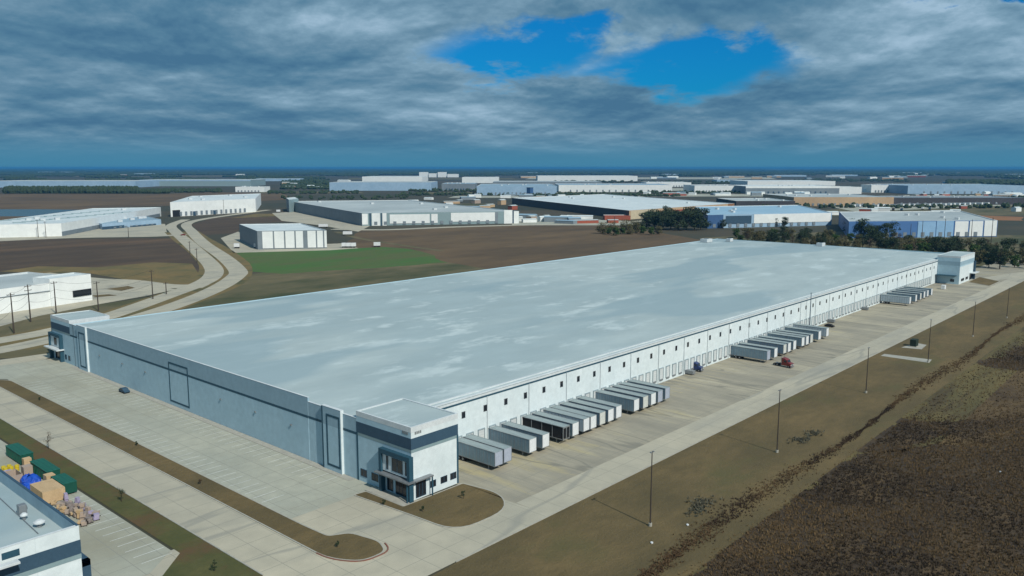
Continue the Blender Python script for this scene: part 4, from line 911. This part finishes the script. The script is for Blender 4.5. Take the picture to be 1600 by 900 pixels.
# ------------------------------------------------------------------ trees
def leaves(mb, c, rad, n, s, rng):
    for _ in range(n):
        while True:
            d = Vector((rng.uniform(-1,1), rng.uniform(-1,1), rng.uniform(-1,1)))
            if d.length <= 1: break
        p = Vector(c) + Vector((d.x*rad[0], d.y*rad[1], d.z*rad[2]))
        u = Vector((rng.gauss(0,1), rng.gauss(0,1), rng.gauss(0,1))).normalized(); v = u.orthogonal().normalized()*s*rng.uniform(.6,1.2); w = u.cross(v).normalized()*s*rng.uniform(.5,1.0)
        mb.add([p-v, p-w*.7, p+v, p+w*.7], [(0,1,2,3)])
def tree_mesh(h, r, leafm, seed, clumps=16, per=70, s=.42, low=.25):
    rng = random.Random(seed); t = MB()
    t.tube((0,0,0),(.1,.05,h*.45),h*.03,h*.018,n=7); t.tube((.1,.05,h*.45),(0,.1,h*.85),h*.018,h*.006,n=6)
    cr = MB()
    for i in range(clumps):
        a = rng.uniform(0, 6.283); z = rng.uniform(low, .92); rr = r*math.sqrt(max(.05, 1-((z-.5)/.55)**2))*rng.uniform(.25,.85)
        c = (rr*math.cos(a), rr*math.sin(a), h*z); k = rng.uniform(.22,.42)*r
        t.tube((.05,.05,h*z*.6), c, h*.010, h*.003, n=5, cap=False)
        leaves(cr, c, (k*1.15, k*1.15, k*.85), per, s, rng)
    return t, cr
def make_tree(name, h, r, leafm, seed, **k):
    root = bpy.data.objects.new(name, None); link(root)
    t, c = tree_mesh(h, r, leafm, seed, **k); t.build('trunk', BARK, root); c.build('crown', leafm, root); return root
TP = {}
def plant(kind, p, sc_, label, grp, cat='tree', nm=None):
    if kind not in TP:
        spec = {'dark': ('dark_tree', 13, 6.0, LEAF[0]), 'dark2': ('dark_tree', 12, 7.0, LEAF[0]), 'olive': ('olive_tree', 11, 6.0, LEAF[1]), 'olive2': ('olive_tree', 10, 6.8, LEAF[1]),
                'green': ('green_tree', 9, 4.6, LEAF[2]), 'brown': ('bare_tree', 9, 4.2, LEAF[3])}[kind]
        kw = dict(clumps=22, per=60, s=.55, low=.12)
        if kind == 'brown': kw = dict(clumps=22, per=28, s=.35, low=.2)
        TP[kind] = make_tree(spec[0], spec[1], spec[2], spec[3], len(TP)+3, **kw); o = TP[kind]
    else: o = copy_tree(TP[kind])
    o.location = (p[0], p[1], 0); o.scale = (sc_, sc_, sc_*random.uniform(.85,1.15)); o.rotation_euler = (0, 0, random.uniform(0, 6.28)); props(o, label, cat, grp); return o
rng = random.Random(5)
LB = {'dark': 'dark evergreen tree in the belt behind the long warehouse', 'dark2': 'broad dark tree in the belt behind the long warehouse', 'olive': 'dull olive tree in the belt behind the long warehouse', 'olive2': 'low spreading olive tree in the belt behind the long warehouse', 'green': 'fresh green tree in the belt behind the long warehouse', 'brown': 'leafless brown tree in the belt behind the long warehouse'}
x = 1152
while x < 1490:
    for row in range(2):
        yb = 371 + (x-1150)*.055 + row*6 + rng.uniform(-3,3)
        k = rng.choice(['dark','olive','olive2','brown','dark2','green','olive'])
        plant(k, G(x+rng.uniform(-5,5), yb), rng.uniform(.62,.98), LB[k], 'tree belt behind the long warehouse')
    x += 12
LB2 = {k: v.replace('in the belt behind the long warehouse', 'in the clump right of the far office tower') for k, v in LB.items()}
for x, yb in [(1395,396),(1420,398),(1440,399),(1462,398),(1480,401),(1500,400),(1520,404),(1505,410),(1530,412),(1545,408),(1545,418),(1560,412),(1575,410),(1562,420),(1585,418),(1600,414),(1530,400),(1490,394),(1550,398),(1575,402),(1610,420),(1600,404)]:
    k = rng.choice(['dark','dark2','dark','green','olive'])
    plant(k, G(x, yb), rng.uniform(.7,1.0), LB2[k], 'clump right of the far office tower')
LB3 = {k: v.replace('in the belt behind the long warehouse', 'before the blue and white building') for k, v in LB.items()}
for x, yb in [(1010,358),(1022,357),(1035,359),(1048,358),(1060,360),(1072,359),(1085,360),(1095,359),(1030,354),(1055,354),(1078,354),(1015,352),(1040,351)]:
    plant(rng.choice(['dark','dark2']), G(x, yb), rng.uniform(1.3,1.7), 'tall dark tree in the dense grove before the blue and white building', 'dense dark grove')
for x, yb in [(942,365),(952,367),(962,368),(972,366),(984,366),(994,364),(1005,366),(1018,367),(1030,366),(978,360),(958,361),(990,358)]:
    k = rng.choice(['green','olive','olive2']); plant(k, G(x, yb), rng.uniform(.6,.95), 'smaller green tree at the edge of the brown field', 'green trees at the brown field edge')
for x, yb in [(1345,372),(1358,373),(1370,372),(1385,373),(1395,371),(1350,368),(1330,366)]:
    plant('dark2', G(x, yb), rng.uniform(.9,1.15), 'dark tree against the blue wall at right', 'dark trees against the blue wall')
for x, yb in [(1198,354),(1212,354),(1188,352),(1225,355),(1130,357)]:
    plant('dark', G(x, yb), rng.uniform(.6,.8), 'dark tree beside the white panels of the low blue building', 'trees beside the low blue building')
for x in range(1430, 1620, 14):
    plant(rng.choice(['olive','brown','olive2']), G(x, 384+rng.uniform(-3,5)), rng.uniform(.45,.7), 'scrubby small tree right of the blue building', 'scrub trees right of the blue building')
# saplings, shrubs
def sapling(p, h, label, leafy=True, m=None):
    t = thing('sapling', label, 'sapling', (p[0], p[1], .1)); r_ = random.Random(int(p[0]*10)); b = MB(); b.tube((0,0,0),(0,0,h*.8),.06,.03,n=6); c = MB()
    for i in range(9):
        a = r_.uniform(0,6.28); z = r_.uniform(.4,.95)*h; q = (math.cos(a)*h*.2, math.sin(a)*h*.2, z); b.tube((0,0,z*.75), q, .025, .01, n=4, cap=False); leaves(c, q, (h*.12,)*3, 26 if leafy else 8, .09, r_)
    b.build('trunk', BARK, t); c.build('crown', m or LEAF[1], t)
for a, h, lab in (((76,702),3.6,'leafless sapling on the verge behind the middle container'),((190,784),2.6,'dark sapling on the green verge by the scrap heap'),((335,893),1.6,'low dark shrub on the verge at the bottom edge'),((214,697),1.0,'tiny shrub in the upper long median'),((527,856),1.0,'low shrub on the tip of the long median'),((313,757),1.1,'reddish shrub half way along the median'),((724,780),1.5,'dark low shrub on the office island'),((600,790),1.1,'small shrub left of the office portal'),((660,800),1.1,'small shrub in front of the office portal'),((62,626),1.0,'tiny shrub at the far part of the median')):
    sapling(G(*a), h, lab, True, LEAF[3] if 'leafless' in lab or 'reddish' in lab else LEAF[0])
# ------------------------------------------------------------------ brush along the ditch and on the rough field (uncountable)
def brush(name, label, n, area, m, h, seed, w=.12):
    rg = random.Random(seed); mb = MB()
    k = 0
    while k < n:
        p = area(rg)
        if p is None: continue
        k += 1; hh = h*rg.uniform(.35,1.3)
        for j in range(5):
            a = rg.uniform(0, 6.28); q = hh*rg.uniform(.1,.5); bx0, by0 = p[0]+math.cos(a)*q, p[1]+math.sin(a)*q
            b = a+1.57+rg.uniform(-.5,.5); wd = hh*rg.uniform(.10,.22); dx, dy = math.cos(b)*wd, math.sin(b)*wd; l = hh*rg.uniform(.1,.5)
            mb.add([(bx0-dx,by0-dy,0),(bx0+dx,by0+dy,0),(bx0+dx*.4+math.cos(a)*l,by0+dy*.4+math.sin(a)*l,hh*rg.uniform(.6,1.1)),(bx0-dx*.7+math.cos(a)*l*.5,by0-dy*.7+math.sin(a)*l*.5,hh*rg.uniform(.4,.8))], [(0,1,2,3)])
    o = mb.build(name, m); props(o, label, None, None, 'stuff')
def ditch_y(x): return 61.5 + (x-100)*.0075 + math.sin(x*.06)*.8
def a1(rg):
    x = 92 + rg.random()**1.5*430; return (x, ditch_y(x) + rg.gauss(0, .55+.5*math.sin(x*.05+1)+.4*math.sin(x*.23)**2))
brush('ditch_brush', 'dark tangle of brush lining the ditch beside the mown strip', 9000, a1, BRUSH, .32, 1)
def inpatch(x, y):
    v = math.sin(x*.045+y*.03)+math.sin(y*.09-x*.02+1.7)+math.sin(x*.11+y*.07)*.6+math.sin(x*.021-.8)*.7
    return v
def a2(rg):
    x = 60 + rg.random()**1.7*420; y = 57 - rg.random()*150
    f = x*math.cos(AZ)+y*math.sin(AZ); r = x*math.sin(AZ)-y*math.cos(AZ)
    if r > f*.68+10 or f < 60: return None
    d = ditch_y(x) - y
    if d < 5: return None
    jx, jy = x+rg.gauss(0,2.8), y+rg.gauss(0,2.0)
    if not (inside(jx,jy,PA) or inside(jx,jy,PB) or inside(jx,jy,PC)) and rg.random() < .86: return None
    return (x, y)
brush('field_brush', 'dark brown weeds and brush covering the rough field', 38000, a2, BRUSHD, .36, 2)
def a3(rg):
    x = 60 + rg.random()**1.7*420; y = 58 - rg.random()*110
    f = x*math.cos(AZ)+y*math.sin(AZ); r = x*math.sin(AZ)-y*math.cos(AZ)
    if r > f*.68+10 or f < 60: return None
    return (x, y)
brush('dry_weeds', 'pale dry weeds scattered over the rough field', 24000, a3, BRUSHT, .25, 3)
def a4(rg):
    c = rg.choice([(1090,797,1.5),(1097,787,1.6),(1270,678,1.8),(1250,688,1.4)]); g = G(c[0], c[1]); return (g[0]+rg.gauss(0,c[2]), g[1]+rg.gauss(0,.9))
brush('silver_shrubs', 'silvery grey shrubs in the ditch', 420, a4, mat('silver_leaf', (.13,.135,.10), (.09,.085,.06), .5), .45, 4)
for i, (a, lab) in enumerate((((1074,821),'white marker post base in the ditch by the second pole'),((1018,849),'white litter lying in the ditch near the bottom'),((1563,738),'white litter lying in the dark brush field'))):
    g = G(*a); o = MB().prism(rounded([(-.22,-.15),(.2,-.2),(.25,.12),(-.12,.2)], .05, 3), 0, .22).build('litter', NOSEW, None, loc=(g[0], g[1], .0)); props(o, lab, 'litter')
# ------------------------------------------------------------------ far woods (uncountable)
def woods(name, label, spots_, m, seed):
    rg = random.Random(seed); mb = MB()
    for (x, y, rw, h) in spots_:
        n = 6; a0 = rg.uniform(0, 1)
        v = [(x, y, h)]
        for lv, (f, zf) in enumerate(((.62,.82),(1.0,.45),(.75,.05))):
            for i in range(n):
                a = a0+i*6.283/n; q = rw*f*rg.uniform(.75,1.2); v.append((x+math.cos(a)*q, y+math.sin(a)*q, h*zf*rg.uniform(.85,1.15)))
        fs = [(0,1+i,1+(i+1)%n) for i in range(n)]
        for lv in range(2):
            b = 1+lv*n; fs += [(b+i, b+n+i, b+n+(i+1)%n, b+(i+1)%n) for i in range(n)]
        mb.add(v, fs)
    o = mb.build(name, m); props(o, label, None, None, 'stuff')
rg = random.Random(11); sp_ = []
for i in range(1000):
    x = rg.uniform(8, 262); g = G(x, rg.uniform(300.0, 302.5)); h = rg.uniform(11, 17)*(1 if x < 215 else .6); sp_.append((g[0], g[1], rg.uniform(4,7), h))
for i in range(220):
    g = G(rg.uniform(255, 345), rg.uniform(297, 301)); sp_.append((g[0], g[1], rg.uniform(4,6), rg.uniform(4,8)))
woods('tree_line', 'dense dark tree line across the far left field', sp_, LEAF[0], 1)
sp_ = []
def hid(px_, py_): return False
for i in range(340):
    y0 = 266 + rg.random()**1.3*20; x0 = rg.uniform(-60, 1660); wd = rg.uniform(12, 90)
    if 500 < x0 < 1560 and y0 > 276: continue
    for j in range(int(wd*.9)):
        g = G(x0+rg.uniform(-wd, wd)/2, y0+rg.gauss(0,.18)); D = dist(g); sp_.append((g[0], g[1], max(8, D*.0022)*rg.uniform(.7,1.4), rg.uniform(9,15)))
for (x0, x1, y0, y1, cnt) in ((620,1000,303,306,260),(1000,1300,300.5,303,160),(1400,1640,309.5,313,220),(640,800,296,300,160),(1240,1420,280,284,200),(860,1160,283,286,140),(420,560,300,303,120),(1180,1620,322.5,326,120),(440,640,308,312,60)):
    for i in range(cnt):
        g = G(rg.uniform(x0,x1)+0*y0, rg.uniform(y0,y1)); D = dist(g); sp_.append((g[0], g[1], rg.uniform(2.5,4.5)*max(1,D/1800), rg.uniform(3,7)))
for y0 in (287, 306.5):
    for i in range(120):
        g = G(rg.uniform(*((810,1060) if y0 > 300 else (1060,1170))), y0+rg.uniform(-.4,.4)); sp_.append((g[0], g[1], rg.uniform(3,6), rg.uniform(3,6)))
for i in range(500):
    g = G(rg.uniform(1480,1640), rg.uniform(284,289)); sp_.append((g[0], g[1], rg.uniform(9,14), rg.uniform(9,14)))
for i in range(400):
    g = G(rg.uniform(440,515), rg.uniform(281,296)); sp_.append((g[0], g[1], rg.uniform(5,9), rg.uniform(5,10)))
for i in range(260):
    x0 = rg.uniform(-80, 1680); y0 = 263.6+rg.random()**1.4*10; wd = rg.uniform(40, 200)
    for j in range(int(wd*.22)+4):
        g = G(x0+rg.uniform(-wd, wd)/2, y0+rg.gauss(0,.12)); D = dist(g); sp_.append((g[0], g[1], D*.0045*rg.uniform(.7,1.4), rg.uniform(11,17)))
woods('far_woods', 'distant blue green woods below the horizon', sp_, LEAF[0], 2)
print('objects', len(bpy.data.objects))
